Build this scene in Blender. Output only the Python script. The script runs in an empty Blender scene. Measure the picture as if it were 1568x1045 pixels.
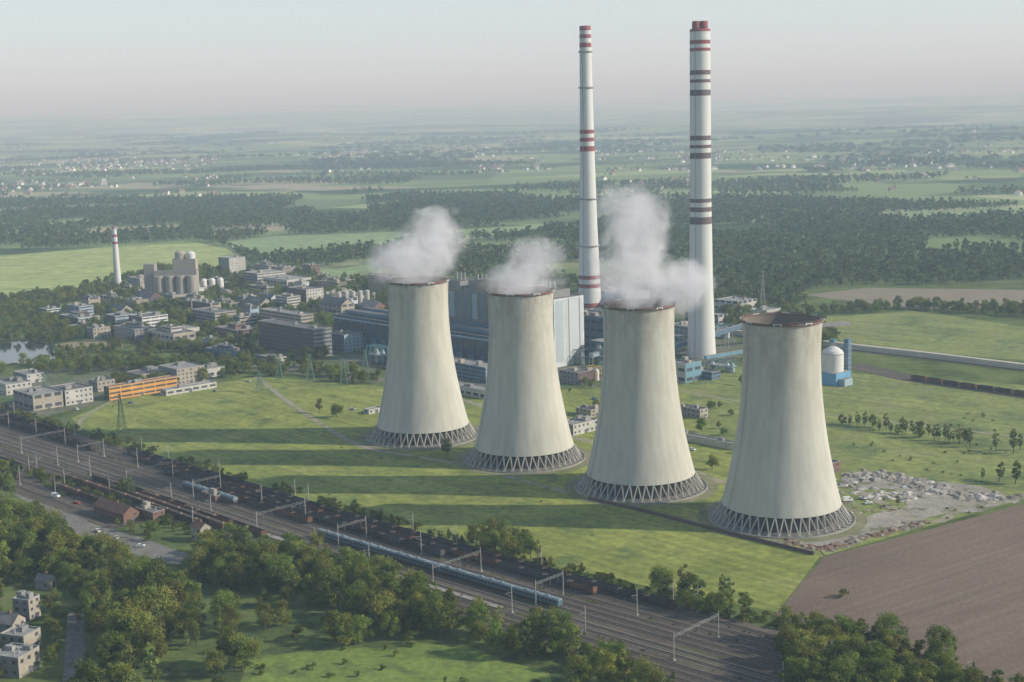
import bpy, math, random, bmesh
import numpy as np
from mathutils import Vector, Matrix, noise
random.seed(7); rng=np.random.default_rng(7)
sc=bpy.context.scene
sc.view_settings.view_transform='Standard'
try: sc.view_settings.look='None'
except: pass
# ---------------------------------------------------------------- camera
CH=200.0; F=2178.0
PITCH=math.atan((522.5-168)/F); ROLL=math.radians(1.5)
fwd=Vector((0,math.cos(PITCH),-math.sin(PITCH))); up0=Vector((0,math.sin(PITCH),math.cos(PITCH))); rt0=Vector((1,0,0))
upc=up0*math.cos(ROLL)+rt0*math.sin(ROLL); rtc=rt0*math.cos(ROLL)-up0*math.sin(ROLL)
cd=bpy.data.cameras.new("camera"); cam=bpy.data.objects.new("camera",cd); sc.collection.objects.link(cam)
M=Matrix((rtc,upc,-fwd)).transposed().to_4x4(); M.translation=Vector((0,0,CH)); cam.matrix_world=M
cd.lens=50; cd.sensor_width=36; cd.clip_start=1; cd.clip_end=200000
sc.camera=cam
# surveyed positions: photo measurement -> metres on the ground plane
def ray(px,py): return fwd+rtc*((px-784)/F)+upc*((522.5-py)/F)
def G(px,py):
    d=ray(px,py); t=CH/-d.z
    return Vector((d.x*t,d.y*t,0))
def ZAT(px,py,Y):
    d=ray(px,py); return CH+Y/d.y*d.z
# ---------------------------------------------------------------- materials
MATS={}
def nt(name):
    m=bpy.data.materials.new(name); m.use_nodes=True; t=m.node_tree; t.nodes.clear()
    return m,t,t.nodes,t.links
def mat(name,col,rough=0.85,var=0.15,scale=0.3,col2=None,metal=0.0,stretch=(1,1,1),scale2=None,spec=0.3,stripe=None,patch=None,s2amp=.38):
    if name in MATS: return MATS[name]
    m,t,n,l=nt(name)
    o=n.new('ShaderNodeOutputMaterial'); b=n.new('ShaderNodeBsdfPrincipled')
    b.inputs['Roughness'].default_value=rough; b.inputs['Metallic'].default_value=metal
    b.inputs['Specular IOR Level'].default_value=spec
    g=n.new('ShaderNodeNewGeometry'); mp=n.new('ShaderNodeMapping'); mp.inputs['Scale'].default_value=stretch
    l.new(g.outputs['Position'],mp.inputs['Vector'])
    def noi(s,det=5,off=0):
        q=n.new('ShaderNodeTexNoise'); q.inputs['Scale'].default_value=s; q.inputs['Detail'].default_value=det; q.inputs['Roughness'].default_value=0.62; 
        if off:
            ad=n.new('ShaderNodeVectorMath'); ad.inputs[1].default_value=(off,off*.7,0); l.new(mp.outputs[0],ad.inputs[0]); l.new(ad.outputs[0],q.inputs['Vector'])
        else: l.new(mp.outputs[0],q.inputs['Vector'])
        return q
    def rng_(src,a,b_,c=0,d=1):
        q=n.new('ShaderNodeMapRange'); q.inputs[1].default_value=a; q.inputs[2].default_value=b_; q.inputs[3].default_value=c; q.inputs[4].default_value=d; l.new(src,q.inputs[0]); return q.outputs[0]
    def mul(A,Bq):
        mm=n.new('ShaderNodeMix'); mm.data_type='RGBA'; mm.blend_type='MULTIPLY'; mm.inputs[0].default_value=1
        l.new(A,mm.inputs[6]); l.new(Bq,mm.inputs[7]); return mm.outputs[2]
    nz=noi(scale)
    mx=n.new('ShaderNodeMix'); mx.data_type='RGBA'
    c1=[c*(1-var) for c in col]; c2=[min(1,c*(1+var)) for c in col] if col2 is None else col2
    mx.inputs[6].default_value=(*c1,1); mx.inputs[7].default_value=(*c2,1)
    l.new(rng_(nz.outputs['Fac'],.3,.7),mx.inputs[0])
    last=mx.outputs[2]
    if patch:   # (colour, noise scale, low, high)
        for k,pp in enumerate(patch if isinstance(patch[0][0],tuple) else [patch]):
            pn=noi(pp[1],6,331+k*91); px_=n.new('ShaderNodeMix'); px_.data_type='RGBA'; l.new(rng_(pn.outputs['Fac'],pp[2],pp[3]),px_.inputs[0]); l.new(last,px_.inputs[6]); px_.inputs[7].default_value=(*pp[0],1); last=px_.outputs[2]
    if scale2:
        last=mul(last,rng_(noi(scale2,4,77).outputs['Fac'],.25,.75,1-s2amp,1+s2amp))
    if stripe:  # (period m, angle, strength)
        per,an,st=stripe
        m2=n.new('ShaderNodeMapping'); m2.inputs['Rotation'].default_value=(0,0,-an); l.new(g.outputs['Position'],m2.inputs[0])
        m3=n.new('ShaderNodeMapping'); m3.inputs['Scale'].default_value=(.008,1/per,0); l.new(m2.outputs[0],m3.inputs[0])
        q=n.new('ShaderNodeTexNoise'); q.inputs['Scale'].default_value=1; q.inputs['Detail'].default_value=3; q.inputs['Distortion'].default_value=.2; l.new(m3.outputs[0],q.inputs[0])
        last=mul(last,rng_(q.outputs['Fac'],.3,.7,1-st,1+st))
    l.new(last,b.inputs['Base Color']); l.new(b.outputs[0],o.inputs[0])
    MATS[name]=m; return m
def leafmat(name,col,trans=0.3):
    m,t,n,l=nt(name)
    o=n.new('ShaderNodeOutputMaterial'); a=n.new('ShaderNodeAttribute'); a.attribute_name='Col'
    oi=n.new('ShaderNodeObjectInfo')
    mr=n.new('ShaderNodeMapRange'); mr.inputs[3].default_value=0.68; mr.inputs[4].default_value=1.35; l.new(oi.outputs['Random'],mr.inputs[0])
    mx=n.new('ShaderNodeMix'); mx.data_type='RGBA'; mx.blend_type='MULTIPLY'; mx.inputs[0].default_value=1
    mx.inputs[6].default_value=(*col,1); l.new(a.outputs['Color'],mx.inputs[7])
    m2=n.new('ShaderNodeMix'); m2.data_type='RGBA'; m2.blend_type='MULTIPLY'; m2.inputs[0].default_value=1
    l.new(mx.outputs[2],m2.inputs[6]); l.new(mr.outputs[0],m2.inputs[7])
    hs=n.new('ShaderNodeHueSaturation'); l.new(m2.outputs[2],hs.inputs['Color'])
    m3=n.new('ShaderNodeMath'); m3.operation='MULTIPLY_ADD'; m3.inputs[1].default_value=0.06; m3.inputs[2].default_value=0.462
    fr=n.new('ShaderNodeMath'); fr.operation='FRACT'; m4=n.new('ShaderNodeMath'); m4.operation='MULTIPLY'; m4.inputs[1].default_value=13.7
    l.new(oi.outputs['Random'],m4.inputs[0]); l.new(m4.outputs[0],fr.inputs[0]); l.new(fr.outputs[0],m3.inputs[0]); l.new(m3.outputs[0],hs.inputs['Hue'])
    d=n.new('ShaderNodeBsdfDiffuse'); tr=n.new('ShaderNodeBsdfTranslucent'); ms=n.new('ShaderNodeMixShader'); ms.inputs[0].default_value=trans
    l.new(hs.outputs[0],d.inputs[0]); l.new(hs.outputs[0],tr.inputs[0]); l.new(d.outputs[0],ms.inputs[1]); l.new(tr.outputs[0],ms.inputs[2]); l.new(ms.outputs[0],o.inputs[0])
    return m
LEAF=leafmat('foliage_leaf',(0.16,0.20,0.045),.35); LEAFP=leafmat('poplar_leaf',(0.175,0.22,0.07),.35); LEAFD=leafmat('woodland_leaf',(0.115,0.165,0.060),0.3)
BARK=mat('bark',(0.09,0.07,0.05))
# ---------------------------------------------------------------- mesh builder
class MB:
    def __init__(s): s.v=[];s.f=[];s.m=[];s.mats=[]
    def mi(s,m):
        if m not in s.mats: s.mats.append(m)
        return s.mats.index(m)
    def quad(s,a,b,c,d,m):
        k=len(s.v); s.v+= [tuple(a),tuple(b),tuple(c),tuple(d)]; s.f.append((k,k+1,k+2,k+3)); s.m.append(s.mi(m))
    def poly(s,pts,m):
        k=len(s.v); s.v+=[tuple(p) for p in pts]; s.f.append(tuple(range(k,k+len(pts)))); s.m.append(s.mi(m))
    def box(s,o,ex,ey,ez,m,top=None):
        o=Vector(o);ex=Vector(ex);ey=Vector(ey);ez=Vector(ez)
        p=[o,o+ex,o+ex+ey,o+ey]; p+= [q+ez for q in p]; k=len(s.v); s.v+=[tuple(q) for q in p]
        fs=[(0,3,2,1),(4,5,6,7),(0,1,5,4),(1,2,6,5),(2,3,7,6),(3,0,4,7)]
        if ex.cross(ey).dot(ez)<0: fs=[f[::-1] for f in fs]
        for i,f in enumerate(fs):
            s.f.append(tuple(k+j for j in f)); s.m.append(s.mi(top if (top and i==1) else m))
    def lathe(s,c,prof,n,m,cap=True,mf=None):
        k=len(s.v); cx,cy,cz=c
        for (r,z) in prof:
            for i in range(n):
                a=2*math.pi*i/n; s.v.append((cx+r*math.cos(a),cy+r*math.sin(a),cz+z))
        for j in range(len(prof)-1):
            mm=s.mi(mf(j) if mf else m)
            for i in range(n):
                i2=(i+1)%n; s.f.append((k+j*n+i,k+j*n+i2,k+(j+1)*n+i2,k+(j+1)*n+i)); s.m.append(mm)
        if cap:
            s.f.append(tuple(k+(len(prof)-1)*n+i for i in range(n))); s.m.append(s.mi(mf(len(prof)-2) if mf else m))
    def tube(s,p,q,r,m,n=4,r2=None):
        p=Vector(p);q=Vector(q); d=q-p
        if d.length<1e-6: return
        d.normalize(); u=d.orthogonal().normalized(); w=d.cross(u); k=len(s.v); r2=r if r2 is None else r2
        for (c,rr) in ((p,r),(q,r2)):
            for i in range(n):
                a=2*math.pi*(i+.5)/n; s.v.append(tuple(c+(u*math.cos(a)+w*math.sin(a))*rr))
        for i in range(n):
            i2=(i+1)%n; s.f.append((k+i,k+i2,k+n+i2,k+n+i)); s.m.append(s.mi(m))
        s.f.append(tuple(k+n+i for i in range(n))); s.m.append(s.mi(m))
    def obj(s,name,loc=(0,0,0),smooth=False,parent=None):
        me=bpy.data.meshes.new(name); me.from_pydata(s.v,[],s.f)
        for m in s.mats: me.materials.append(m)
        me.polygons.foreach_set('material_index',s.m)
        if smooth: me.polygons.foreach_set('use_smooth',[True]*len(s.f))
        me.update(); o=bpy.data.objects.new(name,me); o.location=loc; sc.collection.objects.link(o)
        if parent: o.parent=parent
        return o
def inpoly(x,y,P):
    c=False; n=len(P); j=n-1
    for i in range(n):
        xi,yi=P[i][0],P[i][1]; xj,yj=P[j][0],P[j][1]
        if (yi>y)!=(yj>y) and x<(xj-xi)*(y-yi)/(yj-yi)+xi: c=not c
        j=i
    return c
def GP(pts): return [G(*p) for p in pts]
# ---------------------------------------------------------------- terrain
def ss(a,b,x):
    t=max(0,min(1,(x-a)/(b-a))); return t*t*(3-2*t)
def tz(x,y):
    r=math.hypot(x,y)
    if r<4200: return 0.0
    n1=noise.noise(Vector((x/1900,y/1500,1.3))); n2=noise.noise(Vector((x/5200,y/3800,7.7))); n3=noise.noise(Vector((x/900,y/700,3.1)))
    az=math.atan2(x,y); left=0.5-az*1.2
    z=ss(4200,8000,r)*(18+22*n1+6*n3)
    z+=ss(8000,15000,r)*(55+60*n2+25*n1)
    z+=ss(14000,24000,r)*(90+60*n2+30*n1+60*left)
    z+=ss(24000,38000,r)*(60+100*left+80*n2)
    return z
def ground():
    rs=[0.0]+list(np.geomspace(60,65000,150)); na=420
    v=[(0,0,0)]; f=[]
    for r in rs[1:]:
        for i in range(na):
            a=2*math.pi*i/na; x=r*math.sin(a); y=r*math.cos(a); v.append((x,y,tz(x,y)))
    for i in range(na): f.append((0,1+(i+1)%na,1+i))
    for j in range(len(rs)-2):
        b=1+j*na
        for i in range(na):
            i2=(i+1)%na; f.append((b+i,b+i2,b+na+i2,b+na+i))
    me=bpy.data.meshes.new('ground'); me.from_pydata(v,[],f); me.polygons.foreach_set('use_smooth',[True]*len(f))
    m,t,n,l=nt('countryside')
    o=n.new('ShaderNodeOutputMaterial'); b=n.new('ShaderNodeBsdfDiffuse')
    g=n.new('ShaderNodeNewGeometry')
    mp=n.new('ShaderNodeMapping'); mp.inputs['Rotation'].default_value=(0,0,0.5); mp.inputs['Scale'].default_value=(1/420,1/300,0); l.new(g.outputs['Position'],mp.inputs[0])
    vo=n.new('ShaderNodeTexVoronoi'); vo.inputs['Scale'].default_value=1; l.new(mp.outputs[0],vo.inputs['Vector'])
    sep=n.new('ShaderNodeSeparateColor'); l.new(vo.outputs['Color'],sep.inputs[0])
    cr=n.new('ShaderNodeValToRGB'); cr.color_ramp.interpolation='CONSTANT'; e=cr.color_ramp.elements
    e[0].position=0; e[0].color=(0.18,0.24,0.11,1); e[1].position=0.22; e[1].color=(0.23,0.30,0.13,1)
    for p,c in ((0.42,(0.12,0.165,0.08)),(0.52,(0.30,0.36,0.17)),(0.68,(0.17,0.22,0.11)),(0.76,(0.36,0.34,0.23)),(0.86,(0.21,0.28,0.12)),(0.95,(0.40,0.43,0.25))):
        q=e.new(p); q.color=(*c,1)
    l.new(sep.outputs[0],cr.inputs[0])
    mp2=n.new('ShaderNodeMapping'); mp2.inputs['Scale'].default_value=(1/1300,1/800,0); l.new(g.outputs['Position'],mp2.inputs[0])
    nz=n.new('ShaderNodeTexNoise'); nz.inputs['Scale'].default_value=1; nz.inputs['Detail'].default_value=8; nz.inputs['Roughness'].default_value=0.66; l.new(mp2.outputs[0],nz.inputs[0])
    mr=n.new('ShaderNodeMapRange'); mr.inputs[1].default_value=0.515; mr.inputs[2].default_value=0.56; l.new(nz.outputs['Fac'],mr.inputs[0])
    mx=n.new('ShaderNodeMix'); mx.data_type='RGBA'; l.new(mr.outputs[0],mx.inputs[0]); l.new(cr.outputs[0],mx.inputs[6]); mx.inputs[7].default_value=(0.065,0.10,0.05,1)
    n2=n.new('ShaderNodeTexNoise'); n2.inputs['Scale'].default_value=0.03; n2.inputs['Detail'].default_value=8; n2.inputs['Roughness'].default_value=.7; l.new(g.outputs['Position'],n2.inputs[0])
    c2=n.new('ShaderNodeValToRGB'); e=c2.color_ramp.elements; e[0].position=0.35; e[0].color=(0.06,0.09,0.03,1); e[1].position=0.60; e[1].color=(0.15,0.19,0.065,1)
    q=e.new(0.7); q.color=(0.20,0.18,0.12,1); l.new(n2.outputs['Fac'],c2.inputs[0])
    ln=n.new('ShaderNodeVectorMath'); ln.operation='LENGTH'; l.new(g.outputs['Position'],ln.inputs[0])
    m3=n.new('ShaderNodeMapRange'); m3.inputs[1].default_value=1500; m3.inputs[2].default_value=2200; l.new(ln.outputs['Value'],m3.inputs[0])
    m4=n.new('ShaderNodeMix'); m4.data_type='RGBA'; l.new(m3.outputs[0],m4.inputs[0]); l.new(c2.outputs[0],m4.inputs[6]); l.new(mx.outputs[2],m4.inputs[7])
    l.new(m4.outputs[2],b.inputs[0]); l.new(b.outputs[0],o.inputs[0])
    me.materials.append(m); ob=bpy.data.objects.new('ground',me); sc.collection.objects.link(ob)
ground()
EXCL=[]   # polygons without trees
def sheet(name,pts,z,m,excl=False,world=False):
    P=pts if world else GP(pts)
    b=MB(); Q=[(p[0],p[1],z) for p in P]
    ar=sum(Q[i][0]*Q[(i+1)%len(Q)][1]-Q[(i+1)%len(Q)][0]*Q[i][1] for i in range(len(Q)))
    if ar<0: Q=Q[::-1]
    b.poly(Q,m)
    if excl: EXCL.append(P)
    return b.obj(name)
def resample(P,step=8):
    P=[Vector((p[0],p[1],0)) for p in P]; out=[]
    Q=[P[0]*2-P[1]]+P+[P[-1]*2-P[-2]]
    for i in range(1,len(Q)-2):
        p0,p1,p2,p3=Q[i-1:i+3]; n=max(2,int((p2-p1).length/step))
        for k in range(n):
            t=k/n; out.append(0.5*((2*p1)+(p2-p0)*t+(2*p0-5*p1+4*p2-p3)*t*t+(3*p1-p0-3*p2+p3)*t**3))
    out.append(P[-1]); return out
def offs(P,d):
    out=[]
    for i,p in enumerate(P):
        t=(P[min(i+1,len(P)-1)]-P[max(i-1,0)]).normalized(); n=Vector((-t.y,t.x,0)); out.append(p+n*d)
    return out
def ribbon(b,P,d0,d1,z,m,h=0):
    A=offs(P,d0);B=offs(P,d1)
    for i in range(len(P)-1):
        b.quad((A[i].x,A[i].y,z),(A[i+1].x,A[i+1].y,z),(B[i+1].x,B[i+1].y,z),(B[i].x,B[i].y,z),m)
        if h:
            for C in (A,B):
                b.quad((C[i].x,C[i].y,z),(C[i+1].x,C[i+1].y,z),(C[i+1].x,C[i+1].y,z-h),(C[i].x,C[i].y,z-h),m)
def road(name,pts,w,z,m):
    P=resample(GP(pts)); b=MB()
    ribbon(b,P,-w/2,w/2,z,m); return b.obj(name)
TH=math.radians(-47.6)
# field materials
GRASS=mat('meadow_grass',(0.16,0.20,0.038),0.95,0.0,0.018,(0.275,0.30,0.066),scale2=0.22,stripe=(5.0,TH,.22),patch=(((.12,.16,.04),.035,.52,.66),((.34,.33,.10),.02,.56,.72)))
GRASSR=mat('meadow_grass_right',(0.155,0.195,0.05),0.95,0.0,0.02,(0.245,0.275,0.075),scale2=0.18,stripe=(7,TH+.1,.18),patch=(((.25,.235,.12),.03,.56,.70),((.11,.15,.045),.022,.52,.64)))
DGRASS=mat('shaded_lawn',(0.070,0.105,0.025),0.95,0,0.04,(0.14,0.18,0.045),scale2=0.3,patch=((.05,.08,.024),.06,.48,.60))  # shade over the clearing is put into this darker green
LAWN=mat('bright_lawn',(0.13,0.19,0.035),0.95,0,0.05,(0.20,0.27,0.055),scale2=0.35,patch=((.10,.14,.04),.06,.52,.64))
CROP=mat('bright_crop',(0.33,0.39,0.13),0.95,0.08,0.01,scale2=0.05,stripe=(22,.25,.14))
CROP2=mat('young_crop',(0.23,0.32,0.14),0.95,0.12,0.01,scale2=0.05,stripe=(25,.4,.08))
SOIL=mat('ploughed_soil',(0.15,0.110,0.080),1,0,0.012,(0.215,0.165,0.12),scale2=0.6,stripe=(3.5,math.radians(35),.12),s2amp=.25)
TAN=mat('stubble',(0.36,0.31,0.19),1,0.1,0.02)
BALL=mat('ballast',(0.078,0.063,0.048),1,0,0.05,(0.13,0.107,0.085),scale2=0.8,stripe=(4,TH,.25),patch=((.075,.09,.035),.035,.52,.62))
PATH=mat('gravel_path',(0.30,0.27,0.20),1,0.2,0.2,patch=((.17,.19,.08),.12,.52,.62))
ASPH=mat('asphalt',(0.19,0.18,0.16),0.95,0.2,0.1,scale2=.5)
RUB=mat('rubble',(0.23,0.205,0.17),1,0,0.07,(0.40,0.37,0.32),scale2=0.6,patch=((.14,.15,.07),.06,.54,.62))
YARD=mat('yard_ground',(0.10,0.11,0.07),1,0,0.04,(0.20,0.185,0.145),scale2=0.2,patch=((.09,.13,.04),.03,.48,.56))
sheet('grass_field',[(110,640),(180,612),(395,577),(560,590),(760,600),(1042,590),(1120,700),(1262,853),(1255,853),(1190,938),(1000,900),(700,835),(420,750),(215,690),(120,655)],0.05,GRASS,True)
sheet('grass_field',[(1042,590),(1140,560),(1568,590),(1750,605),(1750,760),(1568,765),(1264,851),(1120,700)],0.045,GRASSR,True)
sheet('meadow',[(1258,486),(1400,477),(1568,500),(1750,515),(1750,570),(1568,553),(1420,540),(1290,525)],0.05,GRASSR,True)
sheet('ploughed_field',[(1262,853),(1420,812),(1568,772),(1800,720),(1800,1250),(1500,1080),(1490,1045),(1185,945)],0.10,SOIL,True)
sheet('fallow_strip',[(1232,452),(1330,441),(1750,447),(1750,475),(1568,470),(1400,474)],0.05,mat('fallow',(0.24,0.20,0.14),1,.1,.05),True)
sheet('crop_field',[(-200,402),(0,392),(150,380),(300,372),(345,380),(372,398),(330,412),(240,412),(200,425),(100,445),(0,457),(-200,470)],0.05,CROP,True)
sheet('crop_field',[(335,372),(420,362),(610,355),(640,368),(560,382),(400,396)],0.05,CROP2,True)
sheet('crop_field',[(66,341),(130,334),(152,345),(80,349)],0.05,CROP2,True)
sheet('stubble_field',[(116,356),(150,350),(275,344),(282,352),(140,364)],0.05,TAN,True)
sheet('crop_field',[(470,417),(580,404),(592,425),(500,430)],0.05,CROP2,True)
sheet('crop_field',[(640,358),(830,344),(835,357),(720,367)],0.05,CROP2,True)
sheet('crop_field',[(1330,330),(1580,317),(1650,320),(1580,330),(1400,340)],0.05,CROP2,True)
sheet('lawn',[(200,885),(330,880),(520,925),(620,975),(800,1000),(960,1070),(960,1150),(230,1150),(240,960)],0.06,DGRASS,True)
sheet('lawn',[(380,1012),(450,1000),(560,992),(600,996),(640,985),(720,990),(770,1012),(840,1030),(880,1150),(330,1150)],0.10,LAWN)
sheet('yard_ground',[(380,565),(400,480),(560,440),(900,450),(1100,470),(1140,545),(1040,590),(700,600),(540,585)],0.03,YARD)
sheet('yard_ground',[(-60,610),(-60,580),(120,560),(330,560),(330,595),(180,612),(60,640)],0.04,YARD)
sheet('sand_bank',[(85,528),(130,520),(190,522),(188,533),(120,542),(92,540)],0.05,mat('sand',(0.27,0.22,0.14),1,.15,.05),True)
W=mat('pond_water',(0.03,0.045,0.045),0.08,0.1,0.02,spec=0.6)
sheet('pond',[(-120,530),(0,526),(30,523),(60,524),(80,528),(92,534),(90,541),(86,548),(60,558),(20,556),(0,560),(-120,570)],0.08,W,True)
sheet('rubble_yard',[(1288,725),(1340,722),(1400,738),(1440,738),(1500,745),(1550,762),(1530,775),(1500,785),(1450,786),(1400,800),(1330,822),(1262,845),(1200,828),(1290,800),(1390,775),(1370,750),(1290,745)],0.14,RUB,True)
sheet('parking_lot',[(20,757),(60,750),(140,775),(135,800),(200,818),(290,850),(270,866),(190,845),(120,820)],0.09,ASPH,True)
sheet('asphalt_drive',[(104,935),(128,935),(132,1060),(95,1060)],0.09,ASPH,True)
road('dirt_path',[(392,576),(440,615),(500,655),(560,686),(640,700),(720,716),(900,762),(1080,805),(1250,848)],4,0.12,PATH)
road('dirt_path',[(120,660),(128,640),(180,612),(260,600)],3,0.11,PATH)
road('dirt_path',[(1040,598),(1150,618),(1300,640),(1568,670)],3,0.11,PATH)
road('dirt_path',[(1300,745),(1420,800),(1480,775),(1560,768)],5,0.17,PATH)
road('service_road',[(700,610),(880,670),(1000,700),(1110,740)],5,0.11,PATH)
# ---------------------------------------------------------------- railway
CL=resample([(-640,1215),(-335,906),(-178,746),(-95,659.5),(15,553),(105,470),(230,355),(340,255)],8)
RAILM=mat('rail_steel',(0.26,0.22,0.19),0.5,0.1,0.3,metal=0.2)
SLEEP=mat('sleepers',(0.06,0.048,0.04),1,0.3,0.4)
BED=mat('track_bed',(0.135,0.112,0.09),1,0.2,0.3,scale2=.6)
BED2=mat('track_bed_fresh',(0.20,0.175,0.145),1,0.2,0.2,scale2=.6)
b=MB(); ribbon(b,CL,-33,33,0.16,BALL); b.obj('railway_ballast')
LEFT=[p for p in CL if p.y>720]
b=MB(); ribbon(b,LEFT,-62,-33,0.17,BALL); b.obj('railway_ballast')
EXCL.append([*offs(CL,-34),*offs(CL,33)[::-1]])
EXCL.append([*offs(LEFT,-62),*offs(LEFT,-30)[::-1]])
tracks=[-29,-24,-19,-12,-7,0,5,10,16,21,27]
b=MB()
def track(b,P,o):
    ribbon(b,P,o-1.9,o+1.9,0.22,BED2 if o in(-12,-7) else BED); ribbon(b,P,o-1.25,o+1.25,0.27,SLEEP)
    for s in(-0.75,0.75): ribbon(b,P,o+s-0.09,o+s+0.09,0.45,RAILM,0.15)
for o in tracks: track(b,CL,o)
for o in (-36,-42,-48,-55): track(b,LEFT,o)
b.obj('railway_tracks')
def cum(P):
    s=[0]
    for i in range(1,len(P)): s.append(s[-1]+(P[i]-P[i-1]).length)
    return s
S=cum(CL)
def at(P,Sx,s):
    for i in range(len(Sx)-1):
        if Sx[i+1]>=s:
            t=(s-Sx[i])/(Sx[i+1]-Sx[i]); p=P[i].lerp(P[i+1],t); d=(P[i+1]-P[i]).normalized(); return p,d
    return P[-1],(P[-1]-P[-2]).normalized()
def s_near(px,py):
    g=G(px,py); i=min(range(len(CL)),key=lambda i:(CL[i]-g).length); return S[i]
PL=[p for p in CL if 560<p.y<800]
b=MB(); ribbon(b,PL,-17.2,-14.2,0.7,mat('platform_concrete',(.30,.28,.24),1,.2,.2),.6); b.obj('railway_platform')
GREY=mat('galvanised_steel',(0.30,0.31,0.30),0.6,0.1,0.5)
CONC=mat('concrete_pole',(0.40,0.39,0.36),0.9,0.1,0.5)
def gantry(s,o0,o1,h=11):
    p,d=at(CL,S,s); n=Vector((-d.y,d.x,0)); b=MB()
    A=n*o0;B=n*o1
    for q in(A,B):
        b.tube(q,q+Vector((0,0,h)),0.2,CONC,6,0.14); b.box(q-d*.5-n*.5,d,n,Vector((0,0,.6)),CONC)
    for zz in (h-2.0,h-1.2): b.tube(A+Vector((0,0,zz)),B+Vector((0,0,zz)),0.06,GREY)
    k=int(abs(o1-o0)/2)
    for i in range(k):
        t0=A.lerp(B,i/k);t1=A.lerp(B,(i+1)/k); z0,z1=(h-2.0,h-1.2) if i%2 else (h-1.2,h-2.0)
        b.tube(t0+Vector((0,0,z0)),t1+Vector((0,0,z1)),0.04,GREY)
    for t in tracks:
        if min(o0,o1)<t<max(o0,o1): b.tube(n*t+Vector((0,0,h-2.0)),n*t+Vector((0,0,h-4.5)),0.05,GREY)
    b.obj('catenary_gantry',p)
def mast(s,o,side,h=11.5):
    p,d=at(CL,S,s); n=Vector((-d.y,d.x,0)); b=MB(); q=n*o
    b.tube(q,q+Vector((0,0,h)),0.2,CONC,6,0.14); b.box(q-d*.5-n*.5,d,n,Vector((0,0,.5)),CONC)
    b.tube(q+Vector((0,0,h-3)),q+n*side*3.5+Vector((0,0,h-2.4)),0.07,GREY); b.tube(q+Vector((0,0,h-4.8)),q+n*side*3.5+Vector((0,0,h-2.6)),0.06,GREY)
    b.obj('catenary_mast',p)
s=120; k=0
while s<S[-1]-20:
    if k%3==0: gantry(s,-16,12.8)
    elif k%3==1: gantry(s+6,-4,13); mast(s+4,-16,-1)
    else: mast(s,-15.5,-1); mast(s+3,13,-1); mast(s+8,30.5,-1)
    if k%2==0: mast(s+20,30.5,-1,11); mast(s+10,-32,1,11)
    if s<600: mast(s+15,-39,1,11); mast(s+30,-52,1,11)
    s+=42; k+=1
b=MB(); WIRE=mat('overhead_wire',(0.10,0.10,0.10),0.7,0.05,1)
for o in(-12,-7,0,5,10):
    A=offs(CL,o)
    for i in range(0,len(A)-3,3): b.tube(A[i]+Vector((0,0,6.5)),A[i+3]+Vector((0,0,6.5)),0.03,WIRE,3)
b.obj('overhead_wires')
# trains
TB=mat('train_blue',(0.09,0.15,0.18),0.35,0.08,0.3); TR=mat('train_roof',(0.22,0.28,0.30),0.6,0.2,0.15,scale2=.7)
GL=mat('window_glass',(0.07,0.08,0.095),0.2,0.5,0.12,spec=0.6); DK=mat('dark_underframe',(0.03,0.028,0.025),0.8,0.2,0.5)
def coach(b,c,d,L,cols):
    n=Vector((-d.y,d.x,0)); Z=Vector((0,0,1)); body,band,roof=cols
    b.box(c-d*L/2-n*1.25+Z*0.7,d*L,n*2.5,Z*0.5,DK)
    b.box(c-d*L/2-n*1.42+Z*1.2,d*L,n*2.84,Z*1.1,body)
    b.box(c-d*L/2-n*1.42+Z*2.3,d*L,n*2.84,Z*1.2,band)
    nn=int(L/2.2)
    for sd in(-1,1):
        for i in range(nn):
            x=-L/2+1.2+i*(L-2)/nn; p=c+d*x+n*1.44*sd+Z*2.45; b.quad(p,p+d*1.4,p+d*1.4+Z*.85,p+Z*.85,GL)
    pr=[(-1.42,3.5),(-1.1,3.95),(-.5,4.2),(.5,4.2),(1.1,3.95),(1.42,3.5)]
    for i in range(5):
        a0=c+n*pr[i][0]+Z*pr[i][1];a1=c+n*pr[i+1][0]+Z*pr[i+1][1]; b.quad(a0-d*L/2,a0+d*L/2,a1+d*L/2,a1-d*L/2,roof)
    for e in(-1,1):
        b.poly([c+d*e*L/2+n*x+Z*z for x,z in pr],roof)
        bc=c+d*e*(L/2-3.5)
        for w in(-1.2,1.2):
            for sd in(-.8,.8): b.box(bc+d*w-d*.45+n*sd-n*.07+Z*.45,d*.9,n*.14,Z*.8,DK)
    for x in (-6,0,6): b.box(c+d*x-d*.8-n*.5+Z*4.2,d*1.6,n*1.0,Z*.25,roof)
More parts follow.
